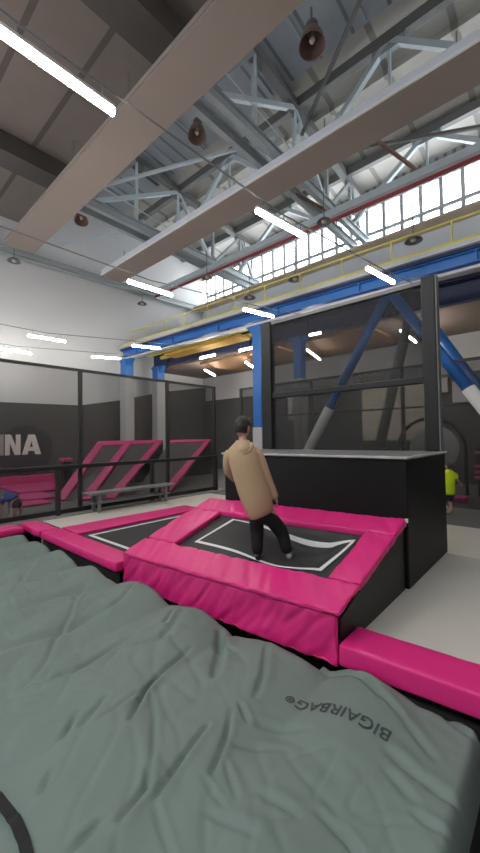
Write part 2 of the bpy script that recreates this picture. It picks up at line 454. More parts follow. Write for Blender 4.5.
for x, lb in ((-7.0, 'dark roof beam under the brown ceiling beside the large tube lamp'), (-13.7, 'dark roof beam under the brown ceiling nearer the end wall'), (-.3, 'dark roof beam under the brown ceiling above the camera side')):
    tag(MB().box((x-.45, -9, 11.35), (x+.45, 6.0, 11.99)).build('roof_beam', 'beam_dark', loc=(x, 0, 11.4)), lb, 'beam', 'dark roof beams')
# lengthwise bracing frames
def brace_frame(y, label):
    t = thing('bracing_frame', label, 'truss', (-7, y, 11.0), 0, 'lengthwise bracing frames')
    z = roofz(y)-.30
    MB().bar((-18.4, y+.18, z), (3.9, y+.18, z), .22, .34).build('top_chord', 'steel_dark', t)
    for x0, x1 in ((-7.0, -3.7), (-.3, -3.6), (-7.0, -10.3), (-13.7, -10.4), (-13.7, -17.0)):
        s = .25 if x1 > x0 else -.25
        MB().bar((x0+s, y+.18, 11.3), (x1, y+.18, z-.1), .17, .17).build('diagonal', 'steel_light', t)
    for x in (-3.65, -10.35): MB().box((x-.5, y+.10, z-.42), (x+.5, y+.26, z-.18)).build('gusset_plate', 'steel', t)
    for x in (-3.65, -10.35): MB().bar((x, y+.18, z-.4), (x, y+.18, 11.7), .08, .08).build('hanger', 'steel_light', t)
    for xa, xb in ((-6.5, -.8), (-13.2, -7.5)): MB().bar((xa, y+.18, 11.75), (xb, y+.18, 11.75), .09, .09).build('tie_bar', 'steel', t)
brace_frame(11.0, 'zigzag bracing frame above the near wide panel, linking the trusses')
brace_frame(15.0, 'zigzag bracing frame near the clerestory windows, linking the trusses')
# wind braces in the roof plane
for i, (p, q, lb) in enumerate((((-13.5, 6.6, 11.7), (-7.4, 10.4, 12.6), 'slanting pale brace rod between the end truss and middle truss'),
                      ((-18.3, 7.4, 11.6), (-14.0, 9.6, 11.6), 'slanting brace rod in front of the white end wall'),
                      ((-6.6, 10.9, 12.6), (-1.0, 6.6, 12.6), 'thin dark brace rod crossing behind the bell lamp by the near panel'),
                      ((-6.6, 11.6, 12.2), (-.8, 14.8, 12.2), 'grey brace rod above the windows at the right'))):
    tag(MB().bar(p, q, .1, .1).build('brace_rod', 'steel_light' if i < 2 else 'steel_dark', loc=p), lb, 'brace')
for x, y, lb in ((-7.6, 10.6, 'rusty hanger rod under the middle panel left of the truss'), (-4.2, 10.9, 'rusty hanger rod under the middle panel near the right edge')):
    t = thing('hanger', lb, 'hanger', (x, y, 10.9), 0, 'rusty hanger rods')
    MB().bar((x, y, 11.2), (x+.9, y+3.0, 10.95), .09, .09).build('rod', 'rust', t)
    MB().box((x-.35, y-.25, 11.15), (x+.15, y+.15, 11.22)).build('plate', 'rust', t)
# light blue beam and red pipe
rb = MB().box((-18.3, 12.95, 10.62), (5.4, 13.15, 10.89)).build('rail_beam', 'steel_light', loc=(-7, 13.05, 10.75)); rb.rotation_euler = (0, .012, 0)
tag(rb, 'pale blue-grey steel beam running in front of the clerestory windows', 'beam')
rp = MB().tube([(-18.3, 13.0, 10.45), (5.4, 13.0, 10.45)], .07, 10).build('sprinkler_pipe', 'red', smooth=True, loc=(-7, 13.0, 10.45)); rp.rotation_euler = (0, .012, 0)
tag(rp, 'dark red pipe under the pale blue beam by the windows', 'pipe')

# ------------------------------------------------------------------ radiant ceiling panels
def panel(y0, y1, h, label, m='duct', zb=10.2):
    t = thing('radiant_panel', label, 'ceiling panel', (-8, (y0+y1)/2, zb), 0, 'long beige ceiling panels')
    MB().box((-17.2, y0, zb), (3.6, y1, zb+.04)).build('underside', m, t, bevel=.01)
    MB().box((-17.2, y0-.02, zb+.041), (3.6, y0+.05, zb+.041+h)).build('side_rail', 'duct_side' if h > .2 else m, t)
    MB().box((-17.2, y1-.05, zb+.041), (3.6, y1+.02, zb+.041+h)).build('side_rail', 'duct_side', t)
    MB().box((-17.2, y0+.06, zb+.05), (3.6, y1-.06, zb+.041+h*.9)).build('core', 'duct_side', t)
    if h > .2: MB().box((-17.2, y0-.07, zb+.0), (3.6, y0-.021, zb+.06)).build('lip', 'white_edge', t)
    for x in (-16, -12, -8.6, -5, -1.6):
        MB().tube([(x, (y0+y1)/2, zb+h), (x, (y0+y1)/2, 12.0 if y1 < 6 else 11.3)], .02, 6).build('hanger_rod', 'cable', t)
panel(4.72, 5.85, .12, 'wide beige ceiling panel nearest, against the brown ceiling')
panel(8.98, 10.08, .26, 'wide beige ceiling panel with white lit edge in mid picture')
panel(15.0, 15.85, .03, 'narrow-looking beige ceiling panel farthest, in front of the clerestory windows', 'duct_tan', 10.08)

# ------------------------------------------------------------------ tube lamps on cables
def lamp(p, q, label, r=.036, group='tube lamps hung under the ceiling'):
    p, q = V(p), V(q); c = (p+q)/2
    t = thing('tube_lamp', label, 'lamp', c, 0, group)
    MB().tube([p, q], r, 12).build('tube', 'tube', t, smooth=True)
    MB().bar(p+V((0,0,.065)), q+V((0,0,.065)), .07, .04).build('housing', 'lamp_body', t)
    for e in (p.lerp(q, .12), p.lerp(q, .88)): MB().tube([e+V((0,0,.08)), e+V((0,0,.23))], .008, 6).build('hook', 'cable', t)
Z = 5.66
ROWS = [(-3.72,.97,-3.72,2.09,'large tube lamp nearest, glowing against the brown ceiling'),
 (-3.66,4.59,-3.50,5.85,'tube lamp hanging below the middle wide panel at upper right'),
 (-3.17,7.86,-3.0,9.04,'tube lamp in front of the blue girder above the mesh frame'),
 (-7.56,4.6,-7.49,5.83,'tube lamp under the left end of the middle panel'),
 (-6.83,7.9,-6.6,9.0,'tube lamp in front of the blue post head'),
 (-14.03,4.58,-13.93,5.82,'tube lamp before the end wall, upper left of the two short wall rows'),
 (-12.7,7.9,-12.3,8.96,'tube lamp at the left end of the blue girder'),
 (-16.8,4.47,-16.87,5.63,'tube lamp touching the left picture edge above the mesh fence'),
 (-15.65,7.7,-15.15,8.8,'tube lamp hanging low before the blue girder end posts')]
for x0,y0,x1,y1,lb in ROWS: lamp((x0,y0,Z), (x1,y1,Z), lb)
for pts, lb in (([(-3.75,-3,5.95),(-3.72,1.5,5.87),(-3.6,5.2,5.87),(-3.05,8.8,5.87),(-2.9,10.3,6.0)], 'thin cable carrying the nearest row of tube lamps'),
                ([(-7.8,-3,5.95),(-7.52,5.2,5.87),(-6.7,8.5,5.87),(-6.4,10.3,6.0)], 'thin cable carrying the tube lamps under the middle panel end'),
                ([(-14.3,-3,5.95),(-13.98,5.2,5.87),(-12.5,8.4,5.87),(-12.2,10.3,6.0)], 'thin cable carrying the tube lamps at the girder left end'),
                ([(-17.1,-3,5.95),(-16.83,5.1,5.87),(-15.4,8.25,5.87),(-15.0,10.3,6.0)], 'thin cable carrying the tube lamps closest to the end wall')):
    tag(MB().tube(pts, .014, 6).build('lamp_cable', 'cable', loc=pts[0]), lb, 'cable', 'lamp cables')
for p, q, lb in (((-4.11,12.96,5.55),(-4.2,15.0,5.55),'tube lamp seen through the mesh frame, near its right pillar'),
                 ((-7.8,12.96,5.52),(-8.36,15.0,5.52),'tube lamp seen through the upper left of the mesh frame'),
                 ((-11.15,12.96,5.52),(-11.86,14.54,5.52),'slanting tube lamp in the lower hall just left of the blue post'),
                 ((-13.95,12.96,5.52),(-14.8,14.53,5.52),'slanting tube lamp in the lower hall farthest left'),
                 ((-12.3,11.15,5.6),(-11.35,11.15,5.6),'level tube lamp under the trolley between the two girders'),
                 ((-9.95,11.2,5.55),(-9.2,11.2,5.55),'level tube lamp under the girders close to the blue post'),
                 ((-6.75,11.4,5.6),(-6.3,11.4,5.6),'short level tube lamp seen through the mesh frame top')):
    lamp(p, q, lb, .036, 'tube lamps of the lower hall')

# ------------------------------------------------------------------ old bell lamps
def bell(c, s, label, tilt=(0,0)):
    t = thing('bell_lamp', label, 'lamp', c, 0, 'old bell lamps under the roof')
    mt = Matrix.Rotation(tilt[0], 4, 'X') @ Matrix.Rotation(tilt[1], 4, 'Y') @ Matrix.Scale(s, 4)
    prof = [(.30,0),(.295,.05),(.27,.16),(.235,.28),(.19,.38),(.135,.44),(.13,.44),(.182,.372),(.225,.275),(.258,.155),(.283,.05),(.29,0),(.30,0)]
    MB().lathe(prof, c, 28, mt).build('shade', 'bell', t, smooth=True)
    MB().lathe([(0,.40),(.13,.405),(.15,.45),(.15,.60),(.12,.66),(.05,.70),(0,.70)], c, 20, mt).build('ballast', 'steel_dark', t, smooth=True)
    MB().lathe([(0,.10),(.045,.12),(.07,.18),(.065,.25),(.035,.33),(.03,.40),(0,.40)], c, 16, mt).build('bulb', 'bulb', t, smooth=True)
    top = V(c)+(mt @ V((0,0,.7)))
    MB().tube([top, top+V((0,0,.35))], .025, 8).build('stem', 'steel_dark', t)
bell((-3.93, 7.0, 10.62), .98, 'rusty bell lamp at the top of the picture beside the nearest panel', (-.14,-.08))
bell((-7.76, 7.0, 10.75), .9, 'bell lamp hanging by the middle truss edge', (-.14,-.1))
bell((-14.6, 6.75, 10.95), .9, 'bell lamp beside the end truss, against the white wall', (-.1,-.25))
for c, lb in (((-6.4,12.0,9.85), 'grey floodlight dish between middle panel and windows'), ((-12.69,12.0,9.7), 'small floodlight dish left of the windows on a rod'),
              ((-7.84,12.2,8.2), 'small floodlight under the farthest panel near its middle'), ((-10.2,12.2,8.1), 'small floodlight under the farthest panel left part'),
              ((-17.9,11.8,9.7), 'small floodlight on the end wall above the girder rail'), ((-3.4,12.2,8.1), 'rusty floodlight under the farthest panel right part'),
              ((-18.0,5.3,9.9), 'small floodlight on the end wall below the nearest panel end')):
    t = thing('floodlight', lb, 'lamp', c, 0, 'small floodlights')
    MB().lathe([(0,.16),(.12,.15),(.24,.06),(.27,0),(.25,0),(.22,.05),(.1,.12),(0,.12)], c, 18).build('dish', 'steel_dark', t, smooth=True)
    MB().tube([V(c)+V((0,0,.15)), V(c)+V((0,0,.55 if c[0] < -17 else 1.3))], .02, 6).build('stem', 'steel_dark', t)
    MB().lathe([(0,-.02),(.08,.0),(.1,.06),(0,.10)], c, 12).build('lens', 'bulb', t, smooth=True)

# ------------------------------------------------------------------ overhead crane girders on posts
TILT = .0145
def girder(y, z0, zt, label, m):
    """z0..zt: blue web; a pale walkway edge lies on its top flange"""
    t = thing('crane_girder', label, 'girder', (-8, y, z0), 0, 'long blue girders')
    MB().box((-17.9, y-.04, z0+.04), (5.4, y+.04, zt)).build('web', m, t)
    MB().box((-17.9, y-.13, z0), (5.4, y+.13, z0+.035)).build('bottom_flange', m, t)
    MB().box((-17.9, y-.13, zt), (5.4, y+.13, zt+.035)).build('top_flange', m, t)
    MB().box((-17.9, y-.34, zt+.10), (5.4, y+.34, zt+.22)).build('walkway_edge', 'pale_flange', t)
    MB().box((-17.9, y-.22, zt+.036), (5.4, y+.22, zt+.099)).build('shaded_bearer', 'navy', t)  # navy puts the shade under the walkway overhang into the colour
    for k in range(8):
        x = -16.5+k*3
        MB().box((x-.015, y-.12, z0+.035), (x+.015, y-.041, zt)).build('stiffener', m, t)
    if m == 'blue':
        MB().box((-17.9, y-.12, z0-.16), (5.4, y+.12, z0-.08)).build('lower_tray', 'pale_flange', t)
        for k in range(8): MB().box((-16.0+k*3-.03, y-.05, z0-.08), (-16.0+k*3+.03, y+.05, z0)).build('tray_hanger', 'navy', t)
    t.rotation_euler = (0, TILT, 0)
girder(10.6, 6.30, 6.58, 'bright blue steel girder running above the mesh frame', 'blue')
girder(12.6, 6.02, 6.62, 'dark navy girder behind the bright blue one', 'navy')
def railing(y, z, label, posts):
    t = thing('girder_railing', label, 'railing', (-8, y, z), 0, 'yellow girder railings')
    MB().box((-17.9, y-.03, z+.03), (5.4, y+.03, z+.12)).build('toe_rail', 'yellow', t)
    MB().tube([(-17.0, y, z+.66), (5.4, y, z+.66)], .026, 8).build('hand_rail', 'yellow', t)
    for x in posts: MB().tube([(x, y, z), (x, y, z+.66)], .024, 8).build('post', 'yellow', t)
    t.rotation_euler = (0, TILT, 0)
railing(10.42, 6.81, 'yellow railing along the bright blue girder', [-17+1.5*k for k in range(14)])
toe = MB().box((-17.9, 12.30, 6.845), (5.4, 12.42, 6.95)).build('toe_rail', 'yellow', loc=(-8, 12.3, 6.8)); toe.rotation_euler = (0, TILT, 0)
tag(toe, 'yellow toe board along the dark navy girder', 'toe board')
def post(x, y, ztop, zpale, label, w=.3):
    t = thing('girder_post', label, 'post', (x, y, 0), 0, 'blue girder posts')
    MB().box((x-w/2, y-w/2, zpale), (x+w/2, y+w/2, ztop)).build('shaft', 'blue', t, bevel=.01)
    MB().box((x-w/2-.02, y-w/2-.02, 0), (x+w/2+.02, y+w/2+.02, zpale)).build('sleeve', 'grey_sleeve', t, bevel=.01)
    MB().hexa([(x-w/2,y-.14,ztop-.35),(x+w/2,y-.14,ztop-.35),(x+w/2,y+.14,ztop-.35),(x-w/2,y+.14,ztop-.35),(x-w/2-.3,y-.15,ztop),(x+w/2+.3,y-.15,ztop),(x+w/2+.3,y+.15,ztop),(x-w/2-.3,y+.15,ztop)]).build('bracket', 'blue', t)
post(-8.42, 10.6, 6.12, 2.33, 'blue post with pale grey foot right beside the mesh frame', .38)
post(-17.55, 10.6, 6.26, 5.35, 'blue post head on a pale column under the left end of the bright girder', .5)
post(-17.5, 12.6, 6.12, 5.35, 'blue post head on a pale column under the left end of the dark girder', .5)
post(-7.95, 12.6, 6.0, 4.3, 'blue post standing behind the mesh frame', .36)
def strut(p, q, f, label, m1='blue', m2='grey_sleeve'):
    t = thing('slanting_column', label, 'column', q, 0, 'slanting blue columns')
    p, q = V(p), V(q); m = p.lerp(q, f)
    MB().tube([p, m], .14, 16).build('shaft', m1, t, smooth=True)
    MB().tube([m, q], .165, 16).build('sleeve', m2, t, smooth=True)
strut((-3.72, 10.6, 5.98), (-7.32, 10.6, 0), .52, 'slanting column seen through the mesh, leaning up to the right')
strut((-3.56, 10.6, 5.98), (.15, 10.6, 0), .48, 'slanting blue column with grey lower half right of the pillar')
strut((-3.2, 12.6, 5.72), (.0, 12.6, 0), .85, 'thin blue column farther right behind the grey one')
strut((-3.75, 12.6, 5.72), (-5.2, 12.6, 0), .12, 'slanting dark column behind the right side of the mesh screen', 'steel_dark', 'steel_dark')
t = thing('crane_trolley', 'ochre and yellow crane trolley between the two girders', 'crane', (-13, 11.6, 6.1))
MB().box((-15.2, 11.3, 6.18), (-10.0, 12.0, 6.30)).build('deck', 'ochre', t)
for y in (11.2, 12.0): MB().box((-16.4, y-.08, 6.31), (-9.2, y+.08, 6.46)).build('side_beam', 'yellow', t)
for x in (-14.2, -11.4): MB().box((x-.4, 11.35, 6.31), (x+.4, 11.85, 6.75)).build('hoist_box', 'ochre', t, bevel=.03)
for (x0, x1, lb) in ((-14.6, -9.4, 'brown timber board panel under the lower hall ceiling by the blue post'), (-9.0, -5.2, 'brown timber board panel under the lower hall ceiling behind the mesh frame')):
    tag(MB().box((x0, 13.2, 5.93), (x1, 15.9, 6.04)).build('ceiling_board', 'wood', loc=(x0, 13.2, 6)), lb, 'board', 'brown ceiling boards')
# ------------------------------------------------------------------ mesh fences
def fence(pts, h, label, netm, splits, z0=.03, pw=.09, mid=None):
    a, b = V(pts[0]), V(pts[1]); L = (b-a).length; d = (b-a)/L
    t = thing('mesh_fence', label, 'fence', a)
    for f in splits:
        p = a+d*f
        MB().bar((p.x, p.y, z0), (p.x, p.y, h), pw, pw, (d.y, -d.x, 0)).build('post', 'black_metal', t)
    MB().bar((a.x, a.y, h-.03), (b.x, b.y, h-.03), .07, .07).build('top_rail', 'black_metal', t)
    if mid: MB().bar((a.x, a.y, mid), (b.x, b.y, mid), .05, .05).build('middle_rail', 'black_metal', t)
    for f, g in zip(splits, splits[1:]):
        p, q = a+d*(f+.05), a+d*(g-.05); n = V((d.y, -d.x, 0))*.006
        MB().hexa([(*(p-n).xy, z0), (*(q-n).xy, z0), (*(q+n).xy, z0), (*(p+n).xy, z0), (*(p-n).xy, h-.06), (*(q-n).xy, h-.06), (*(q+n).xy, h-.06), (*(p+n).xy, h-.06)]).build('net', netm, t)
fence([(-9.9, -1.4, 0), (-9.9, 9.68, 0)], 3.9, 'tall black mesh fence on the left before the pink ramps', 'fence_net', [.03, 3.0, 5.94, 8.87, 11.05])
fence([(-9.8, 11.05, 0), (3.8, 11.05, 0)], 3.95, 'black mesh fence running behind the mesh frame and slanting columns', 'fence_net', [.03, .95, 3.3, 6.3, 9.3, 13.5], mid=2.75)
# black padded guard rail in front of the fence
t = thing('guard_rail', 'black padded guard rail along the foot of the left mesh fence', 'rail', (-9.75, 4, .03))
MB().bar((-9.75, -1.4, 1.26), (-9.75, 9.6, 1.26), .08, .11).build('top_rail', 'black_pad', t, bevel=.02)
MB().bar((-9.75, -1.4, .12), (-9.75, 9.6, .12), .06, .12).build('bottom_rail', 'black_pad', t, bevel=.02)
for y in (1.0, 3.9, 6.75, 9.55): MB().box((-9.80, y-.05, .035), (-9.70, y+.05, 1.21)).build('post', 'black_metal', t)
# bench
t = thing('bench', 'low dark grey bench in front of the mesh fence', 'bench', (-9.4, 5.8, 0))
MB().box((-9.62, 4.45, .50), (-9.18, 7.2, .56)).build('seat', 'bench', t, bevel=.01)
for y in (4.75, 6.9):
    for x in (-9.56, -9.25): MB().box((x-.035, y-.035, 0.036), (x+.035, y+.035, .50)).build('leg', 'bench', t)
MB().box((-9.57, 4.6, .26), (-9.24, 7.05, .29)).build('shelf', 'bench', t)

# ------------------------------------------------------------------ wall logo of the far padded wall
t = thing('wall_sign', 'large white letters on a dark round ground on the padded end wall', 'sign', (-18.1, 5.87, 1.68))
mt = Matrix.Rotation(PI/2, 4, 'Y')
MB().lathe([(0,0),(1.12,0),(1.12,.03),(0,.03)], (-18.149, 5.87, 1.55), 48, mt).build('round_ground', 'logo', t)
def letter(poly, name, m, holes=None):
    MB().prism([(-18.10, y, z) for y, z in poly], (.03, 0, 0)).build(name, m, t)
z0, z1 = 1.34, 2.24
letter([(4.3,z0),(4.97,z0),(4.97,z1),(4.3,z1)], 'letter', 'logo_grey')
# N as one outline
letter([(5.02,z0),(5.20,z0),(5.20,1.88),(5.40,z0),(5.62,z0),(5.62,z1),(5.44,z1),(5.44,1.72),(5.24,z1),(5.02,z1)], 'letter', 'logo_white')
# A: outline with the counter reached through a hairline slit
letter([(5.68,z0),(5.90,z0),(5.945,1.50),(6.185,1.50),(6.23,z0),(6.48,z0),(6.21,z1),(6.066,z1),(6.066,1.96),(6.13,1.68),(6.00,1.68),(6.064,1.96),(6.064,z1),(5.94,z1)], 'letter', 'logo_white')

# ------------------------------------------------------------------ pink ramps and pads beyond the fence
def ramp(bl, br, tr, tl, label, left=True):
    """inclined trampoline like the near one: low front edge, high back edge"""
    A, B, Cc, D = map(V, (bl, br, tr, tl))
    t = thing('inclined_trampoline', label, 'trampoline', (A+B)/2, 0, 'pink framed inclined trampolines beyond the fence')
    nrm = (B-A).cross(D-A).normalized()
    if nrm.z < 0: nrm = -nrm
    def strip(p0, p1, q1, q0, nm='edge_pad', m='pink_dull', h=.12):
        P4 = [p0, p1, q1, q0]; MB().hexa([p-nrm*h for p in P4]+P4).build(nm, m, t, bevel=.02)
    wl = lambda p, q, w: p+(q-p).normalized()*w
    strip(wl(D, A, .42), wl(Cc, B, .42), Cc, D)
    strip(wl(B, A, .34), B, wl(Cc, B, .43), wl(wl(Cc, B, .43), wl(D, A, .43), .34))
    if left: strip(A, wl(A, B, .34), wl(wl(D, A, .43), wl(Cc, B, .43), .34), wl(D, A, .43))
    strip(A+(B-A)*.02-nrm*.05, B-(B-A)*.02-nrm*.05, wl(Cc, B, .43)-nrm*.05, wl(D, A, .43)-nrm*.05, 'bed', 'dark_wall', .04)
    fl = [V((p.x, p.y, .01)) for p in (Cc, D)]
    MB().hexa([fl[1], fl[0], fl[0]+V((-.05,.03,0)), fl[1]+V((-.05,.03,0)), D-nrm*.14, Cc-nrm*.14, Cc-nrm*.14+V((-.05,.03,0)), D-nrm*.14+V((-.05,.03,0))]).build('back_panel', 'black_pad', t)
ramp((-12.28,4.79,.06), (-11.52,5.60,.06), (-14.6,9.08,1.92), (-14.6,7.45,1.92), 'pink framed inclined trampoline farthest left behind the fence')
ramp((-11.48,5.66,.06), (-11.04,6.21,.06), (-14.6,10.75,1.92), (-14.6,9.12,1.92), 'pink framed inclined trampoline in the middle of the three', left=False)
ramp((-10.95,6.75,.06), (-10.25,7.72,.06), (-14.6,13.97,1.92), (-14.6,11.2,1.92), 'pink framed inclined trampoline farthest right behind the fence', left=False)
for a, b, lb in (((-17.8, 4.6, 0.0), (-14.75, 7.2, .10), 'flat pink floor pad beyond the fence behind the bending child'),
                 ((-14.5, 4.15, 0.0), (-12.9, 5.2, .08), 'pink floor pad beside the foot of the farthest left ramp'),
                 ((-18.1, 3.0, .0), (-17.85, 7.0, .42), 'long pink pad along the foot of the padded end wall'),
                 ((-12.75, 3.7, 0.0), (-11.9, 4.6, .06), 'small pink floor pad close behind the left fence')):
    o = link_bm('floor_pad', soft_box(a, b, .05, nseg=.3), 'pink_dull', smooth=True, loc=a); tag(o, lb, 'pad', 'pink pads beyond the fence')
t = thing('padded_post', 'black padded post with a pink top beyond the left fence', 'post', (-14.5, 6.1, 0))
MB().box((-14.65, 5.93, 0), (-14.35, 6.27, 1.15)).build('shaft', 'black_pad', t, bevel=.03)
MB().box((-14.68, 5.90, 1.15), (-14.32, 6.30, 1.27)).build('cap', 'pink_dull', t, bevel=.03)

# ------------------------------------------------------------------ flat trampoline on the left, pads
t = thing('flat_trampoline', 'flat black trampoline with pink edge pads left of the raised one', 'trampoline', (-6.6, 4.6, 0))
def lrg(a, b, nm, seed, wr=.008): return link_bm(nm, soft_box(a, b, .035, wr, seed), 'pink', t, smooth=True)
lrg((-8.25, 2.94, -.10), (-5.22, 3.36, .06), 'edge_pad', 1)
link_bm('edge_pad', pad([(-8.25,3.37,.0),(-7.45,3.37,.0),(-7.45,6.75,.0),(-8.15,6.75,.0),(-8.25,3.37,.07),(-7.45,3.37,.07),(-7.45,6.75,.07),(-8.15,6.75,.07)], (.75,3.3,.08), .03, .08, .006, crease_y, 3), 'pink', t, smooth=True)
link_bm('edge_pad', soft_box((-7.44, 6.3, .0), (-5.3, 6.75, .07), .03, .005, 4), 'pink', t, smooth=True)
MB().box((-7.44, 3.37, .002), (-5.3, 6.29, .02)).build('bed', 'bed', t)
bb = MB(); lw = .035
MB().box((-7.28, 3.50, .021), (-7.21, 6.1, .026)).build('line_marking', 'white_line', t)
MB().box((-7.20, 3.50, .021), (-5.32, 3.57, .026)).build('line_marking', 'white_line', t)
MB().box((-8.25, 2.99, -.55), (-5.2, 3.0, -.105)).build('front_skirt', 'black_cloth', t)
for a, b, sd, lb in (((-9.55, .6, -.12), (-9.0, 2.9, .05), 11, 'glossy pink pad at the left edge beside the grey airbag'),
                 ((-9.5, 2.92, -.10), (-8.30, 3.34, .07), 12, 'short crumpled pink pad between fence corner and flat trampoline')):
    o = link_bm('edge_pad', soft_box(a, b, .06, .03, sd), 'pink', smooth=True, loc=a); o.name = 'corner_pad'; tag(o, lb, 'pad', 'pink pads by the airbag')
# long pink pad at the right
def tz(x): return .06*(x+1.5)
c8 = [(-1.568,3.02,-.085),(3.2,3.02,.12),(3.2,3.44,.12),(-1.568,3.44,-.085),(-1.568,3.02,.115),(3.2,3.02,.265),(3.2,3.44,.265),(-1.568,3.44,.115)]
o = link_bm('edge_pad', pad(c8, (4.75,.42,.215), .03, .06, .006, crease_y, 21), 'pink', smooth=True, loc=(-1.5,3.2,0)); o.name = 'long_pad'
tag(o, 'long pink pad along the beige floor edge at lower right', 'pad')
tag(MB().box((-1.5, 3.05, -1.09), (3.2, 3.12, -.12)).build('skirt_net', 'black_cloth', loc=(0,3.1,-1)), 'black skirt below the long pink pad at lower right', 'skirt')

# ------------------------------------------------------------------ raised wedge trampoline
cs = [V(p) for p in [(-5.16,3.08,.23),(-1.56,3.08,.40),(-1.53,4.88,.91),(-5.13,4.88,.83)]]
def S(s, t): return cs[0].lerp(cs[1], s).lerp(cs[3].lerp(cs[2], s), t)
def bedz(s, t):
    base = S(s, t)
    e = min(1, max(0, (s-.19)/.12))*min(1, max(0, (.905-s)/.12))*min(1, max(0, (t-.2)/.1))*min(1, max(0, (.76-t)/.07))
    sag = .23*math.exp(-((s-.69)/.15)**2/1.6-((t-.68)/.18)**2/2)+.05*math.exp(-((s-.66)/.12)**2-((t-.36)/.12)**2)
    return base-V((0,0,.085+sag*e))
W = thing('wedge_trampoline', 'raised sloping trampoline with bright pink pads under the person', 'trampoline', (-3.35, 3.9, 0))
def spad(s0, s1, t0, t1, th, seed, wr=.019):
    P4 = [S(s0,t0), S(s1,t0), S(s1,t1), S(s0,t1)]
    c8 = [p-V((0,0,th)) for p in P4]+[p+V((0,0,.0)) for p in P4]
    return link_bm('edge_pad', pad(c8, ((P4[1]-P4[0]).length, (P4[3]-P4[0]).length, th), .03, .035, wr, crease_y, seed), 'pink', W, smooth=True)
spad(-.008, 1.004, -.03, .215, .055, 1); spad(-.0, 1.0, .765, .995, .10, 2)
spad(-.006, .195, .222, .76, .10, 3); spad(.90, 1.003, .222, .76, .10, 4)
# bed
bm = bmesh.new(); NS, NT = 60, 34; g = []
for i in range(NS+1):
    g.append([bm.verts.new(bedz(.17+.75*i/NS, .19+.60*j/NT)) for j in range(NT+1)])
for i in range(NS):
    for j in range(NT): bm.faces.new([g[i][j], g[i+1][j], g[i+1][j+1], g[i][j+1]])
bed = link_bm('bed', bm, 'bed', W, smooth=True)
mo = bed.modifiers.new('Solid', 'SOLIDIFY'); mo.thickness = .008; mo.offset = 0
# white line as one ribbon lying on the bed
bm = bmesh.new()
corn = [(.255,.33),(.855,.315),(.875,.715),(.285,.735)]
pts = []
for k in range(4):
    a, b = corn[k], corn[(k+1)%4]
    for i in range(24): pts.append((a[0]+(b[0]-a[0])*i/24, a[1]+(b[1]-a[1])*i/24))
n = len(pts); ctr = V((.565,.525)); ins = []
for (s, t) in pts:
    ins.append((s+(.015 if s < .5 else -.015)*(1 if abs(s-.565) > .26 else abs(s-.565)/.26), t+(.027 if t < .5 else -.017)*(1 if abs(t-.52) > .17 else abs(t-.52)/.17)))
va = [bm.verts.new(bedz(*p)+V((0,0,.014))) for p in pts]; vb = [bm.verts.new(bedz(*p)+V((0,0,.014))) for p in ins]
for k in range(n): bm.faces.new([va[k], va[(k+1)%n], vb[(k+1)%n], vb[k]])
link_bm('line_marking', bm, 'white_line', bed)
# pink front cover, black sides
fz = -.22
c8 = [(-5.19,3.045,-.28),(-1.585,3.045,-.12),(-1.585,3.105,-.12),(-5.19,3.105,-.28),(-5.19,3.045,.165),(-1.585,3.045,.335),(-1.585,3.105,.33),(-5.19,3.105,.16)]
def crease_z(p, s):
    a = noise.noise(V((p.x*3.4-p.z*2.6+s, p.z*1.0, s))); b = noise.noise(V((p.x*8-p.z*5, p.z*2, s+4)))
    return ridge(a)*.9+ridge(b)*.5+.25*a
link_bm('front_cover', pad(c8, (3.6,.06,.46), .02, .03, .024, crease_z, 5), 'pink', W, smooth=True)
def side(x, xo, s):
    a, b = S(s, -.02), S(s, 1)
    MB().prism([(x, 3.11, -.05), (x, 4.87, -.0), (x, 4.87, b.z-.105), (x, 3.11, a.z-.10)], (xo, 0, 0)).build('side_panel', 'black_pad', W)
side(-1.578, -.04, 1); side(-5.13, .05, 0)
# small white tag at the pad corner
MB().box((-1.545, 4.83, .855), (-1.515, 4.87, .90)).build('tag', 'white_line', W)

# ------------------------------------------------------------------ black platform block with the mesh frame
t = thing('platform_block', 'large black padded block behind the raised trampoline', 'platform', (-3.3, 5.9, 0))
def plan(g, z, h): return MB().prism([(-4.76-g, 4.90-g, z), (-1.53+g, 4.90-g, z), (-1.53+g, 6.90+g, z), (-5.33-g, 6.90+g, z)], (0, 0, h))
plan(0, 0, 1.64).build('body', 'box_vinyl', t, bevel=.015)
plan(.02, 1.641, .034).build('deck', 'bench', t)
link_bm('edge_strip', soft_box((-4.80, 4.845, 1.650), (-1.505, 4.875, 1.688), .012, .006, 9, .03), 'grey_sleeve', t)
link_bm('edge_strip', soft_box((-1.525, 4.88, 1.650), (-1.495, 6.92, 1.688), .012, .004, 9, .05), 'grey_sleeve', t)
F = thing('safety_screen', 'tall black frame with dark safety mesh standing on the black block', 'safety frame', (-3.3, 6.75, 1.68))
MB().box((-5.27, 6.68, 1.69), (-4.99, 6.86, 4.62)).build('pillar', 'black_pad', F, bevel=.02)
MB().box((-1.77, 6.66, 1.69), (-1.55, 6.84, 4.63)).build('pillar', 'black_pad', F, bevel=.02)
MB().box((-1.549, 6.665, 1.69), (-1.53, 6.835, 4.63)).build('pillar_edge', 'bench', F)
MB().box((-4.985, 6.71, 2.84), (-1.775, 6.80, 2.96)).build('cross_bar', 'black_pad', F, bevel=.015)
MB().box((-4.985, 6.71, 4.54), (-1.775, 6.79, 4.61)).build('top_bar', 'steel_dark', F, bevel=.01)
MB().box((-4.985, 6.745, 1.69), (-1.775, 6.757, 2.835)).build('net', 'net', F)
MB().box((-4.985, 6.745, 2.965), (-1.775, 6.757, 4.535)).build('net', 'net_dark', F)

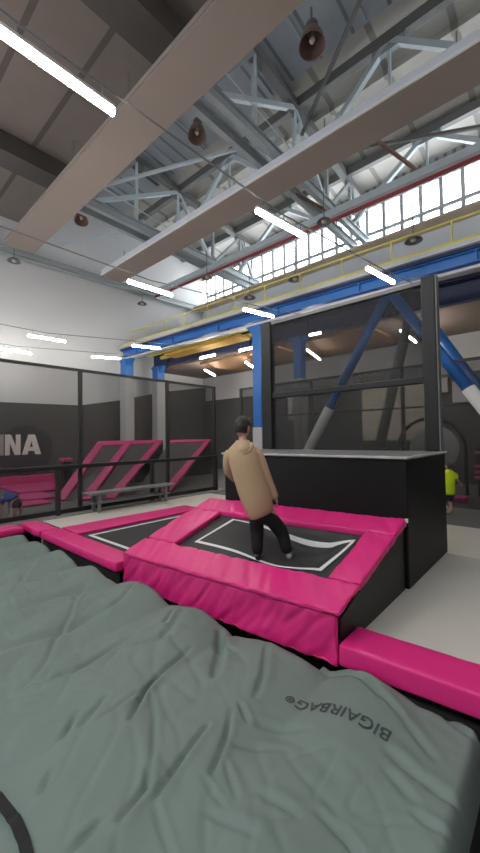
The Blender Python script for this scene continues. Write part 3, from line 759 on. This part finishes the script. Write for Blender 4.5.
# ------------------------------------------------------------------ far wall things behind the frame
t = thing('backboard', 'small basketball backboard seen through the mesh frame', 'backboard', (-10.8, 16.6, 3.5))
MB().box((-11.3, 16.66, 2.9), (-10.1, 16.74, 4.15)).build('board', 'pale_board', t)
for a, b in (((-11.0, 16.63, 3.2), (-10.4, 16.655, 3.24)), ((-11.0, 16.63, 3.74), (-10.4, 16.655, 3.78)), ((-11.0, 16.63, 3.25), (-10.96, 16.655, 3.73)), ((-10.44, 16.63, 3.25), (-10.4, 16.655, 3.73))):
    MB().box(a, b).build('target_line', 'black_metal', t)
MB().tube([(-10.7+.22*math.cos(a*PI/8), 16.40+.22*math.sin(a*PI/8), 3.2) for a in range(17)], .015, 6).build('rim', 'black_metal', t)
o = MB().box((-7.1, 16.62, 1.75), (-4.4, 16.74, 4.15)).build('wall_board', 'cream', bevel=.01, loc=(-5.7, 16.7, 1.75)); tag(o, 'large cream board on the far wall behind the mesh frame', 'board')
for a, b, lb in (((-3.35, 16.62, 3.25), (-2.75, 16.74, 4.1), 'small pale notice board right of the pillar on the far wall'), ((-4.1, 16.62, 3.7), (-3.5, 16.74, 4.3), 'small grey notice board close to the pillar on the far wall')):
    tag(MB().box(a, b).build('notice_board', 'wall_grey', loc=a, bevel=.01), lb, 'board')
# hoop, wall bars, pink pads at the right
pts = [(-3.3+1.0*math.sin(a), 13.0, 1.5+1.0*math.cos(a)) for a in [PI*k/24-PI/2 for k in range(25)]]
tag(MB().tube([(-4.3, 13.0, 0)]+pts+[(-2.3, 13.0, 0)], .055, 10).build('hoop_arch', 'black_metal', smooth=True, loc=(-3.3, 13, 0)), 'tall black hoop arch behind the neon shirted child', 'arch')
t = thing('round_wall_pad', 'grey round pad inside the black hoop arch on the far side', 'pad', (-3.4, 13.6, 1.6))
MB().lathe([(0,0),(.75,0),(.78,.05),(.7,.1),(0,.12)], (-3.35, 13.7, 1.5), 32, Matrix.Rotation(PI/2, 4, 'X')).build('disc', 'pale_board', t, smooth=True)
MB().lathe([(0,.12),(.16,.13),(.16,.16),(0,.17)], (-3.2, 13.7, 1.75), 20, Matrix.Rotation(PI/2, 4, 'X')).build('hub', 'dark_wall', t)
MB().box((-3.45, 13.72, 0), (-3.25, 13.8, 1.5)).build('stand', 'dark_wall', t)
for k, z in enumerate((.62, .79, .96, 1.38)):
    o = link_bm('step_bar', soft_box((-2.15, 13.3, z-.04), (-.6, 13.6, z+.04), .03, nseg=.3), 'pink_dull', smooth=True, loc=(-1.4, 13.4, z))
    tag(o, ['lowest', 'second lowest', 'second highest', 'topmost'][k]+' pink climbing bar at the right picture edge', 'bar', 'pink climbing bars')
t = thing('bar_stand', 'dark stand carrying the pink climbing bars at the right edge', 'stand', (-1.4, 13.7, 0))
for x in (-2.05, -.7): MB().box((x-.06, 13.61, 0), (x+.06, 13.75, 1.6)).build('upright', 'black_metal', t)
o = link_bm('base_pad', soft_box((-3.3, 12.0, 0), (-2.15, 12.5, .17), .04, nseg=.2), 'pink_dull', smooth=True, loc=(-2.6, 12.2, 0)); tag(o, 'low pink pad on the dark floor behind the neon shirted child', 'pad')
# ------------------------------------------------------------------ airbag
AX0, AX1, AY0, AY1 = -8.98, -.47, -3.6, 3.04
def seg_d(px, py, a, b):
    dx, dy = b[0]-a[0], b[1]-a[1]; L = dx*dx+dy*dy
    t = 0 if L == 0 else max(0, min(1, ((px-a[0])*dx+(py-a[1])*dy)/L))
    ex, ey = px-a[0]-t*dx, py-a[1]-t*dy
    return math.hypot(ex, ey), t, (dx*ey-dy*ex)
FB = []
for pts, w, d in FOLDS:
    xs = [p[0] for p in pts]; ys = [p[1] for p in pts]; m = w*6+.05
    FB.append((min(xs)-m, max(xs)+m, min(ys)-m, max(ys)+m, pts, w, d))
def hgt(x, y, fine=True):
    e = max(0, AY1-y)                        # distance from the trampolines' edge
    z = -.17
    z += .16*abs(math.cos(PI*(x+2.75)/1.13+PI/2+.25*noise.noise(V((x*.7, y*.7, 0)))))*math.exp(-e/.75)*(1 if x < -1.4 else max(0, (-.9-x)/.5+0) if x < -.9 else 0) 
    z -= .01*math.exp(-e/.5)
    rr = min(1, max(0, (x+2.3)/1.1)); z += .085*rr*rr*(3-2*rr)*min(1, max(0, (y-.9)/1.4))
    z += .075*noise.noise(V((x*.62, y*.62, 3.1)))+.04*noise.noise(V((x*1.5+3, y*1.1, 7.7)))
    mask = 1
    if -1.95 < x < -.85 and 2.2 < y < 2.85:
        mask = 1-min(1, (x+1.95)/.12, (-.85-x)/.12, (y-2.2)/.12, (2.85-y)/.12)
    if fine:
        zb = z
        # rumples of the loose cover
        q = V((x*1.1+y*.55, y*.9-x*.6, 1.7)); 
        r1 = noise.noise(V((q.x*2.6, q.y*.9, 2.2))); z += .03*r1
        r2 = noise.noise(V((x*2.1+y*3.4, (x-y)*1.2, 5.1))); z -= .020*max(0, 1-abs(r2)*6)*(.4+.6*noise.noise(V((x*.9, y*.9, 12))))
        z += .008*noise.noise(V((x*6, y*6, 1)))
        r3 = noise.noise(V((x*4.3-y*2.6, (x+y)*1.5, 9.3))); z -= .011*max(0, 1-abs(r3)*9)*max(0, .2+noise.noise(V((x*1.3, y*1.3, 31))))*1.6
        for x0, x1, y0, y1, pts, w, d in FB:
            if x0 < x < x1 and y0 < y < y1:
                best = 9; bt = 0; sg = 0; n = len(pts)-1
                for i in range(n):
                    dd, t, c = seg_d(x, y, pts[i], pts[i+1])
                    if dd < best: best, bt, sg = dd, (i+t)/n, c
                tp = math.sin(PI*min(1, max(0, .12+.76*bt)))**.8
                s = best if sg > 0 else -best
                z -= 1.7*d*tp*(math.exp(-(best/(w*.75))**2)-.32*math.exp(-((s-1.5*w)/(1.3*w))**2))
    if fine and mask < 1: z = zb+(z-zb)*mask
    # roll-off at the borders
    rw = .18 if x < -1.7 else .08; k = max(0, (y-(AY1-rw))/rw); z -= .30*k**2.8
    k = max(0, (x-(AX1-.09))/.09); z -= .25*k**3
    k = max(0, ((AX0+.25)-x)/.25); z -= .3*k**2.5
    return z
def axis(a, b, fn):
    out = [a]; 
    while out[-1] < b: out.append(out[-1]+fn(out[-1]))
    out[-1] = b; return out
xs = axis(AX0, AX1, lambda x: .018 if x > -3.6 else (.026 if x > -5.2 else .04))
ys = axis(AY0, AY1, lambda y: .12 if y < 0 else (.018 if y < 2.4 else .022))
bm = bmesh.new(); g = [[bm.verts.new((x, y-.13*min(1, max(0, (-4.9-x)/.35))*(1 if y > 2.2 else max(0, (y-1.2))), hgt(x, y))) for y in ys] for x in xs]
for i in range(len(xs)-1):
    for j in range(len(ys)-1): bm.faces.new([g[i][j], g[i+1][j], g[i+1][j+1], g[i][j+1]])
# hanging walls of the bag
loop = [g[i][0] for i in range(len(xs))]+[g[-1][j] for j in range(1, len(ys))]+[g[i][-1] for i in range(len(xs)-2, -1, -1)]+[g[0][j] for j in range(len(ys)-2, 0, -1)]
low = [bm.verts.new((v.co.x, v.co.y, -1.08)) for v in loop]
for k in range(len(loop)):
    f = bm.faces.new([loop[k], low[k], low[(k+1) % len(loop)], loop[(k+1) % len(loop)]]); f.material_index = 1
bag = link_bm('airbag', bm, 'airbag', smooth=True, loc=(-3, 1, -1.08))
bag.data.materials.append(M['black_cloth'])
tag(bag, 'large crumpled grey-green airbag filling the foreground', 'airbag')
# printed lettering, laid on the cover (read from the far side)
cu = bpy.data.curves.new('lettering', 'FONT'); cu.body = 'BIGAIRBAG'; cu.size = .125; cu.space_character = 1.02; cu.offset = .0015
tmp = bpy.data.objects.new('tmp_text', cu); C.objects.link(tmp)
dg = bpy.context.evaluated_depsgraph_get(); dg.update()
me = bpy.data.meshes.new_from_object(tmp.evaluated_get(dg)); bpy.data.objects.remove(tmp); bpy.data.curves.remove(cu)
bm = bmesh.new(); bm.from_mesh(me); bpy.data.meshes.remove(me)
bmesh.ops.triangulate(bm, faces=bm.faces)
for it in range(3):
    le = [e for e in bm.edges if e.calc_length() > .016]
    if le: bmesh.ops.subdivide_edges(bm, edges=le, cuts=1); bmesh.ops.triangulate(bm, faces=bm.faces)
wid = max(v.co.x for v in bm.verts); sc = .70/wid
# small round registered mark beside the last letter
mk = bmesh.new()
MBm = MB(); MBm.bm.free(); MBm.bm = mk
for a0 in range(20):
    a, b = 2*PI*a0/20, 2*PI*(a0+1)/20
    mk.faces.new([mk.verts.new((wid+.05+r*math.cos(q), .045+r*math.sin(q), 0)) for r, q in ((.032, a), (.032, b), (.022, b), (.022, a))])
for (u0, v0, u1, v1) in ((-.012,-.014,-.006,.014),(-.006,.008,.010,.014),(.004,-.001,.010,.008),(-.006,-.004,.010,.001),(.004,-.014,.010,-.006)):
    mk.faces.new([mk.verts.new((wid+.05+x, .045+y, 0)) for x, y in ((u0,v0),(u1,v0),(u1,v1),(u0,v1))])
bm = merge(bm, mk)
ox, oy = -.945, 2.60
for v in bm.verts:
    tx, ty = v.co.x*sc, v.co.y*sc*1.0
    x = ox-tx-.10*0; y = oy-ty-.12*tx+.10*tx*(1-tx/.8)*.6
    v.co = (x, y, hgt(x, y)+.005)
link_bm('lettering', bm, 'airbag_print', bag)
bpy.data.objects[-1] if False else None
# black webbing strap on the airbag, lower left
st = [(-3.3,.62),(-3.0,.66),(-2.75,.69),(-2.56,.705),(-2.38,.72),(-2.22,.715),(-2.05,.69),(-1.8,.60)]
bm = bmesh.new(); prev = None; dense = []
for a, b in zip(st, st[1:]):
    for i in range(6): dense.append((a[0]+(b[0]-a[0])*i/6, a[1]+(b[1]-a[1])*i/6))
dense.append(st[-1]); rows = []
for i, p in enumerate(dense):
    a = V(dense[max(0, i-1)]); b = V(dense[min(len(dense)-1, i+1)]); n = V((-(b-a).y, (b-a).x)).normalized()
    row = []
    for o_, dz in ((-.028, .008), (.028, .008), (.028, .013), (-.028, .013)):
        q = V(p)+n*o_; row.append(bm.verts.new((q.x, q.y, hgt(q.x, q.y)+dz+.004)))
    rows.append(row)
for r0, r1 in zip(rows, rows[1:]):
    for k in range(4): bm.faces.new([r0[k], r0[(k+1)%4], r1[(k+1)%4], r1[k]])
bm.faces.new(rows[0]); bm.faces.new(rows[-1][::-1])
tag(link_bm('webbing_strap', bm, 'black_cloth', loc=(-2.36, .71, -.15)), 'dark webbing strap lying on the airbag at the lower left corner', 'strap')

# ------------------------------------------------------------------ people
RT = V((.7466, .6652, 0)); FW = V((-.6652, .7466, 0)); UP = V((0,0,1))
def frame(base, u0, v0, k):
    return lambda u, v, f=0: V(base)+RT*((u-u0)/k)+UP*((v0-v)/k)+FW*f
def hand(J0, d, side_, curl, s=1.):
    """finger chains from a wrist point J0 along d; side_ = thumb direction, curl = palm-side direction"""
    d = d.normalized(); t = side_.normalized(); c = curl.normalized()
    ch = [chain((J0-d*.03*s, .026*s), (J0+d*.03*s, (.032*s, .019*s)), (J0+d*.075*s, (.034*s, .017*s)))]
    for i, (off, L) in enumerate(((.026, .075), (.009, .085), (-.009, .078), (-.026, .06))):
        b = J0+d*.07*s+t*off*s
        ch.append(chain((b-d*.02*s, .010*s), (b+d*L*.4*s+c*.004*s, .0092*s), (b+d*L*.72*s+c*.022*s, .0085*s), (b+d*L*.88*s+c*.045*s, .0075*s)))
    b = J0+d*.02*s+t*.025*s
    ch.append(chain((b, .012*s), (b+d*.025*s+t*.025*s+c*.01*s, .0105*s), (b+d*.055*s+t*.034*s+c*.022*s, .009*s)))
    return ch
def head_parts(T, hc, s, face, upv, hair_m, hair_len=1.):
    """face, hair, ears for a head centred at hc; returns bmesh chunks for the body and builds hair, eyes, mouth"""
    rt = face.cross(upv).normalized(); upv = rt.cross(face).normalized()
    R = Matrix((( rt.x, face.x, upv.x, 0), (rt.y, face.y, upv.y, 0), (rt.z, face.z, upv.z, 0), (0,0,0,1)))
    def shape(co):
        z = co.z
        co.x *= 1-.18*max(0, -z); co.y *= 1-.10*max(0, -z)
        if co.y > 0 and z < -.2: co.y += .10*(-z-.2)
        return co
    hb = bmesh.new(); bmesh.ops.create_uvsphere(hb, u_segments=24, v_segments=16, radius=1)
    for v in hb.verts: shape(v.co)
    hb.transform(Matrix.Translation(hc) @ R @ Matrix.Diagonal((.076*s, .096*s, .118*s, 1)))
    def loc(x, y, z): return hc+rt*x*s+face*y*s+upv*z*s
    hb = merge(hb, skin_bm([chain((loc(0,.086,.018), .009*s), (loc(0,.100,-.008), .012*s), (loc(0,.108,-.026), .014*s), (loc(0,.088,-.034), .010*s))], 1))
    for sx in (-1, 1):
        hb = merge(hb, ellipsoid_bm(loc(sx*.078,-.004,-.008), (.012*s, .022*s, .034*s), R, 12))
    for sx in (-1, 1):
        e = ellipsoid_bm(loc(sx*.030,.082,.010), (.012*s,.010*s,.008*s), R, 12); link_bm('eye', e, 'eye', T, smooth=True)
        bwm = MB().bar(loc(sx*.018,.094,.034), loc(sx*.046,.080,.034), .010*s, .008*s); bwm.build('eyebrow', hair_m, T)
    m_ = MB().bar(loc(-.022,.087,-.060), loc(.022,.087,-.060), .012*s, .009*s, upv); m_.build('mouth', 'lip', T, bevel=.002)
    # hair cap: back and crown, open to the face
    hbm = bmesh.new(); bmesh.ops.create_uvsphere(hbm, u_segments=32, v_segments=22, radius=1)
    def keep(co): return co.z > (.34 if co.y > .42 else (-.02 if co.y > -.05 else -.62*hair_len))
    bmesh.ops.delete(hbm, geom=[v for v in hbm.verts if not keep(v.co)], context='VERTS')
    for v in hbm.verts:
        n = 1+.05*noise.noise(v.co*6)+(.03 if v.co.z > .4 else 0)
        shape(v.co); v.co *= n
    hbm.transform(Matrix.Translation(hc) @ R @ Matrix.Diagonal((.085*s, .104*s, .126*s, 1)))
    h = link_bm('hair', hbm, hair_m, T, smooth=True)
    so = h.modifiers.new('Solid', 'SOLIDIFY'); so.thickness = .012*s; so.offset = -1
    return hb

# -- the person on the trampoline (seen from behind)
fz = None
# foot spot on the bed
def bed_at(x, y):
    s, t = .6, .35
    for _ in range(40):
        p = S(s, t); s += (x-p.x)/3.6; t += (y-p.y)/1.8
    return bedz(s, t).z
Bx, By = -3.015, 3.70
base = V((Bx, By, bed_at(Bx, By)+.006))
k = 365/4.768
J = frame(base, 258.5, 559, k)
T = thing('person', 'person in a tan hoodie and black trousers standing on the sloping trampoline, back turned', 'person', base)
hc = J(245.0, 428.0, .03)
face = (FW*.80+RT*.50-UP*.16).normalized()
sk = head_parts(T, hc, 1.20, face, UP, 'hair')
# one continuous body under the clothes
neck, chest, waist, hip = J(245, 440.5, .0), J(247.5, 455, -.02), J(255, 484, -.01), J(261, 504, 0)
shL, shR = J(232, 451, -.01), J(258.5, 451, -.01)
elL, wrL = J(229.6, 471, .08), J(237.5, 482, .28)
elR, wrR = J(267.8, 479, .0), J(276.5, 499, .05)
hL, hR = J(256, 507, 0), J(268, 507, 0)
knL, anL, toL = J(258, 533, .06), J(257.5, 554.5, -.02), J(257.5, 558, .13)
knR, anR, toR = J(283, 533, .05), None, None
fR = J(289, 563, .0); fR.z = bed_at(fR.x, fR.y)+.006
anR = fR+UP*.065; toR = fR+FW*.13+RT*.03+UP*.03
toL = base+FW*.15+UP*.035; toL.z = bed_at(toL.x, toL.y)+.036; toR.z = bed_at(toR.x, toR.y)+.036
vr = [(hip, .125), (waist, .12), (chest, .135), (neck, .065), (J(244.6, 433, .02), .06),
      (shL, .062), (elL, .043), (wrL, .028), (shR, .062), (elR, .043), (wrR, .028),
      (hL, .088), (knL, .058), (anL, .04), (toL, .035), (hR, .088), (knR, .058), (anR, .04), (toR, .035)]
ed = [(0,1),(1,2),(2,3),(3,4),(2,5),(5,6),(6,7),(2,8),(8,9),(9,10),(0,11),(11,12),(12,13),(13,14),(0,15),(15,16),(16,17),(17,18)]
body = skin_bm([([(tuple(p), r*.86) for p, r in vr], ed, 0)], 2)
body = merge(body, sk)
dR = (wrR-elR).normalized(); dL = (wrL-elL).normalized()
body = merge(body, skin_bm(hand(wrR, (dR+FW*.25).normalized(), FW, RT*-.6-UP*.2, 1.0)+hand(wrL, dL, UP*.6+RT*.5, RT, 1.0), 1))
link_bm('body', body, 'skin', T, smooth=True)
# hoodie: long torso with hem, two sleeves; outline rings follow the photo
def ring_body(rings, n=28):
    bm = bmesh.new(); R_ = []
    for c, a, b, tilt in rings:
        rt = RT
        R_.append([bm.verts.new(V(c)+rt*a*math.cos(2*PI*q/n)+FW*b*math.sin(2*PI*q/n)+UP*(tilt*math.cos(2*PI*q/n))) for q in range(n)])
    for A, B in zip(R_, R_[1:]):
        for q in range(n): bm.faces.new([A[q], A[(q+1)%n], B[(q+1)%n], B[q]])
    return bm, R_
w = 1/k
rings = [(J(262.2, 515.5, -.0), 9.6*w, .13, .05), (J(262, 514.5, 0), 11.4*w, .16, .055), (J(261.2, 510, -.0), 13.2*w, .18, .05), (J(258.2, 501, -.01), 15.0*w, .19, .035), (J(254.2, 488, -.015), 15.8*w, .18, .02),
         (J(249.8, 473, -.02), 16.0*w, .175, .01), (J(246.6, 461, -.025), 16.2*w, .17, 0), (J(245.2, 454, -.02), 16.0*w, .155, -.0), (J(244.6, 449, -.015), 14.0*w, .13, 0), (J(244.6, 446, -.01), 11.0*w, .11, 0), (J(244.8, 443.0, .0), 8.2*w, .095, 0), (J(245.0, 440.4, .01), 6.2*w, .085, 0)]
bm, R_ = ring_body(rings)
for v in bm.verts:
    p = v.co; v.co = p+(RT*.35+FW*-.9)*(.012*noise.noise(V((p.x*7, p.y*7, p.z*4)))+.008*noise.noise(V((p.x*13+3, p.y*13, p.z*9))))
hd = link_bm('hoodie', bm, 'hoodie', T, smooth=True)
so = hd.modifiers.new('Solid', 'SOLIDIFY'); so.thickness = .012; so.offset = -1
sl = skin_bm([([(tuple(J(255.5, 450.5, -.015)), .080), (tuple(J(259.8, 456, -.01)), .092), (tuple(elR), .080), (tuple(wrR-dR*.06), .068), (tuple(wrR+dR*.02), .058)], [(0,1),(1,2),(2,3),(3,4)], 0)], 2)
link_bm('sleeve', sl, 'hoodie', hd, smooth=True)
sl = skin_bm([([(tuple(J(234, 450.5, -.015)), .080), (tuple(J(230.8, 456, -.01)), .086), (tuple(elL), .072), (tuple(wrL-dL*.05), .060), (tuple(wrL+dL*.01), .055)], [(0,1),(1,2),(2,3),(3,4)], 0)], 2)
link_bm('sleeve', sl, 'hoodie', hd, smooth=True)
# hood lying on the back: a folded pouch
bm = bmesh.new(); rows = []
for i in range(13):
    a = PI*(i/12); row = []
    for j in range(9):
        f = j/8
        wdt = (9.0*(1-f)**.75+1.0)*w; x = -math.cos(a)*wdt
        z = 443.4+f*13.5; dep = -.10-.060*math.sin(PI*min(1, f*1.15))**.8*math.sin(a)**.7-.02*f
        row.append(bm.verts.new(J(245.6+x/w+f*1.2, z+2.2*abs(math.cos(a))*(1-f), dep+.10*abs(math.cos(a))**2*(1-f))))
    rows.append(row)
for A, B in zip(rows, rows[1:]):
    for q in range(8): bm.faces.new([A[q], A[q+1], B[q+1], B[q]])
hh = link_bm('hood', bm, 'hoodie', hd, smooth=True); so = hh.modifiers.new('Solid', 'SOLIDIFY'); so.thickness = .03; so.offset = 0
ss = hh.modifiers.new('Sub', 'SUBSURF'); ss.levels = 1; ss.render_levels = 1
hm = skin_bm([chain((J(237.5, 444.5, .0), .026), (J(238, 446.5, -.07), .028), (J(241.5, 451, -.135), .028), (J(246.5, 454, -.155), .028), (J(251.5, 450.5, -.135), .028), (J(253.6, 446, -.07), .028), (J(253.5, 443.5, .0), .026))], 2)
link_bm('hood_rim', hm, 'hoodie', hd, smooth=True)
tr = skin_bm([([(tuple(J(261.5, 506, 0)), (.155, .13)), (tuple(J(262, 512, 0)), (.16, .135)), (tuple(J(257, 517, .0)), .112), (tuple(knL), .098), (tuple(J(257.6, 545, .0)), .084), (tuple(base+UP*.055-FW*.01), .068),
     (tuple(J(270, 517, .0)), .112), (tuple(knR), .098), (tuple(J(286.5, 548, .01)), .084), (tuple(anR+UP*.0), .068)], [(0,1),(1,2),(2,3),(3,4),(4,5),(1,6),(6,7),(7,8),(8,9)], 0)], 2)
link_bm('trousers', tr, 'trousers', T, smooth=True)
for a_, t_, m_ in ((base, toL, 'black_cloth'), (fR, toR, 'sock')):
    z = a_.z
    sh = skin_bm([chain((a_-FW*.055+UP*.042, .040), (a_+UP*.048, .044), (a_.lerp(t_, .55)+UP*.035, (.044, .036)), (V((t_.x, t_.y, t_.z)), (.042, .030)))], 2)
    zz = min(v.co.z for v in sh.verts); 
    for v in sh.verts: v.co.z += z-zz+.0
    link_bm('sock', sh, m_, T, smooth=True)

# -- child in the neon shirt, running away
bx, by = -2.22, 10.05
base2 = V((bx, by, .0)); k2 = 365/(.6652*2.22+.7466*10.05)
J = frame(base2, 449, 515.5, k2)
T = thing('person', 'child in a neon yellow shirt and black shorts running on the far dark floor', 'person', base2)
hc = J(452.5, 467.2, .02)
sk = head_parts(T, hc, .88, (FW*.9-RT*.35).normalized(), UP, 'hair_brown')
vr = [(J(450, 494), .10), (J(450.5, 484), .095), (J(451.5, 475), .10), (J(452, 471), .04), (J(452.3, 468), .04),
      (J(445.8, 474), .045), (J(444.6, 481, .06), .034), (J(447, 487, .16), .022), (J(458, 474.5), .045), (J(461.5, 482, .03), .034), (J(466.5, 485.5, .12), .022),
      (J(447.8, 496), .07), (J(446.5, 504, .06), .05), (J(451, 511, -.05), .032), (J(447.5, 513.8, .03), .026), (J(453.5, 496), .07), (J(455, 504, .12), .05), (J(454, 512, .02), .032), (J(453.5, 515, .13), .024)]
body = skin_bm([([(tuple(p), r*.9) for p, r in vr], [(0,1),(1,2),(2,3),(3,4),(2,5),(5,6),(6,7),(2,8),(8,9),(9,10),(0,11),(11,12),(12,13),(13,14),(0,15),(15,16),(16,17),(17,18)], 0)], 2)
body = merge(body, sk)
body = merge(body, skin_bm(hand(vr[10][0], vr[10][0]-vr[9][0], UP, -RT, .78)+hand(vr[7][0], vr[7][0]-vr[6][0], UP, RT, .78), 1))
zz = min(v.co.z for v in body.verts)
for v in body.verts:
    if v.co.z < .2: v.co.z -= zz*(1-v.co.z/.2) if v.co.z > zz else 0
zz = min(v.co.z for v in body.verts)
for v in body.verts: v.co.z -= zz-.002
link_bm('body', body, 'skin', T, smooth=True)
w = 1/k2
bm, _ = ring_body([(J(450.5, 495), 6.3*w, .12, 0), (J(450.3, 492), 6.7*w, .13, 0), (J(450.6, 484), 6.6*w, .125, 0), (J(451.2, 477), 6.9*w, .12, 0), (J(451.6, 473.6), 6.2*w, .10, 0), (J(452, 471.6), 3.5*w, .075, 0), (J(452, 470.8), 2.4*w, .06, 0)])
sh = link_bm('shirt', bm, 'neon', T, smooth=True)
so = sh.modifiers.new('Solid', 'SOLIDIFY'); so.thickness = .01; so.offset = -1
for a_, b_ in ((J(457, 474), J(460.4, 479.5, .02)), (J(446.6, 474), J(445, 479.5, .04))):
    link_bm('sleeve', skin_bm([chain((a_, .062), (a_.lerp(b_, .5), .062), (b_, .056))], 2), 'neon', sh, smooth=True)
sb = skin_bm([([(tuple(J(450.5, 492)), (.13, .11)), (tuple(J(450.5, 495.5)), (.14, .115)), (tuple(J(447.5, 498, .02)), .085), (tuple(J(446.7, 502.5, .05)), .075), (tuple(J(453.7, 498, .03)), .085), (tuple(J(454.7, 502.5, .1)), .075)], [(0,1),(1,2),(2,3),(1,4),(4,5)], 0)], 2)
link_bm('shorts', sb, 'navy_cloth', T, smooth=True)

# -- child bending over beyond the left fence
base3 = V((-10.52, 3.10, .0)); k3 = 365/(.6652*10.52+.7466*3.10)
J = frame(base3, 16, 518.5, k3)
T = thing('person', 'child in a blue shirt bending down beyond the left fence', 'person', base3)
hc = J(3.5, 503, .05)
sk = head_parts(T, hc, .85, (-RT*.6-UP*.8).normalized(), (FW*.1-RT*.8+UP*.6), 'hair_brown')
vr = [(J(19.5, 502), .09), (J(14, 496.5), .09), (J(9, 497.5), .09), (J(5.8, 500.5, .02), .042), (J(4.5, 502, .03), .04),
      (J(8.2, 499.5, -.11), .042), (J(7.5, 507, -.12), .032), (J(7.8, 514.5, -.14), .022), (J(8.4, 499.5, .12), .042), (J(9, 507, .14), .032), (J(9, 513.5, .12), .022),
      (J(20, 504, -.07), .07), (J(20.8, 511, -.10), .05), (J(19.2, 516.5, -.08), .032), (J(16.5, 517.8, -.08), .026), (J(20, 504, .07), .07), (J(22.3, 510.5, .08), .05), (J(22, 516, .10), .032), (J(19.4, 517.4, .1), .026)]
body = skin_bm([([(tuple(p), r*.9) for p, r in vr], [(0,1),(1,2),(2,3),(3,4),(2,5),(5,6),(6,7),(2,8),(8,9),(9,10),(0,11),(11,12),(12,13),(13,14),(0,15),(15,16),(16,17),(17,18)], 0)], 2)
body = merge(body, sk)
body = merge(body, skin_bm(hand(vr[7][0], -UP, -RT, FW, .75)+hand(vr[10][0], -UP, -RT, -FW, .75), 1))
zz = min(v.co.z for v in body.verts)
for v in body.verts: v.co.z -= zz-.002
dz3 = -zz+.002
link_bm('body', body, 'skin', T, smooth=True)
sh = skin_bm([([(tuple(J(19, 500)+UP*dz3), .115), (tuple(J(14.5, 496.3)+UP*dz3), .125), (tuple(J(9.5, 497.2)+UP*dz3), .12), (tuple(J(7, 499.6, .0)+UP*dz3), .075),
     (tuple(J(8.3, 500, -.11)+UP*dz3), .062), (tuple(J(7.8, 504, -.12)+UP*dz3), .055), (tuple(J(8.5, 500, .12)+UP*dz3), .062), (tuple(J(9, 504, .13)+UP*dz3), .055)], [(0,1),(1,2),(2,3),(2,4),(4,5),(2,6),(6,7)], 1)], 2)
link_bm('shirt', sh, 'blue_shirt', T, smooth=True)
sb = skin_bm([([(tuple(J(18.6, 500.2)+UP*dz3), .118), (tuple(J(20, 503)+UP*dz3), .125), (tuple(J(20.1, 505, -.07)+UP*dz3), .085), (tuple(J(20.8, 509.5, -.10)+UP*dz3), .072), (tuple(J(20.3, 505, .07)+UP*dz3), .085), (tuple(J(22, 509, .08)+UP*dz3), .072)], [(0,1),(1,2),(2,3),(1,4),(4,5)], 0)], 2)
link_bm('shorts', sb, 'navy_cloth', T, smooth=True)

# ------------------------------------------------------------------ light and camera
Wd = bpy.data.worlds.new('World'); bpy.context.scene.world = Wd; Wd.use_nodes = True
bg = Wd.node_tree.nodes['Background']; bg.inputs['Color'].default_value = (.93, .96, 1, 1); bg.inputs['Strength'].default_value = WORLD
cd = bpy.data.cameras.new('Camera'); cam = bpy.data.objects.new('Camera', cd); C.objects.link(cam)
cd.sensor_fit = 'HORIZONTAL'; cd.sensor_width = 36; cd.lens = 365/480*36; cd.clip_end = 200; cd.clip_start = .05
pitch = math.atan((438-426.5)/365)
cam.location = (0, 0, 1.95)
cam.rotation_mode = 'QUATERNION'
R = Matrix.Rotation(math.radians(41.7), 3, 'Z') @ Matrix.Rotation(PI/2+pitch, 3, 'X') @ Matrix.Rotation(math.radians(ROLLSIGN*.8), 3, 'Z')
cam.rotation_quaternion = R.to_quaternion()
sc = bpy.context.scene; sc.camera = cam
vs = sc.view_settings; sc.display_settings.display_device = 'sRGB'
vs.view_transform = 'Standard'; vs.look = 'None'; vs.exposure = EXPO; vs.gamma = 1; vs.use_curve_mapping = False
sc.cycles.max_bounces = 8; sc.cycles.transparent_max_bounces = 24; sc.cycles.diffuse_bounces = 4
sc.cycles.sample_clamp_indirect = 6
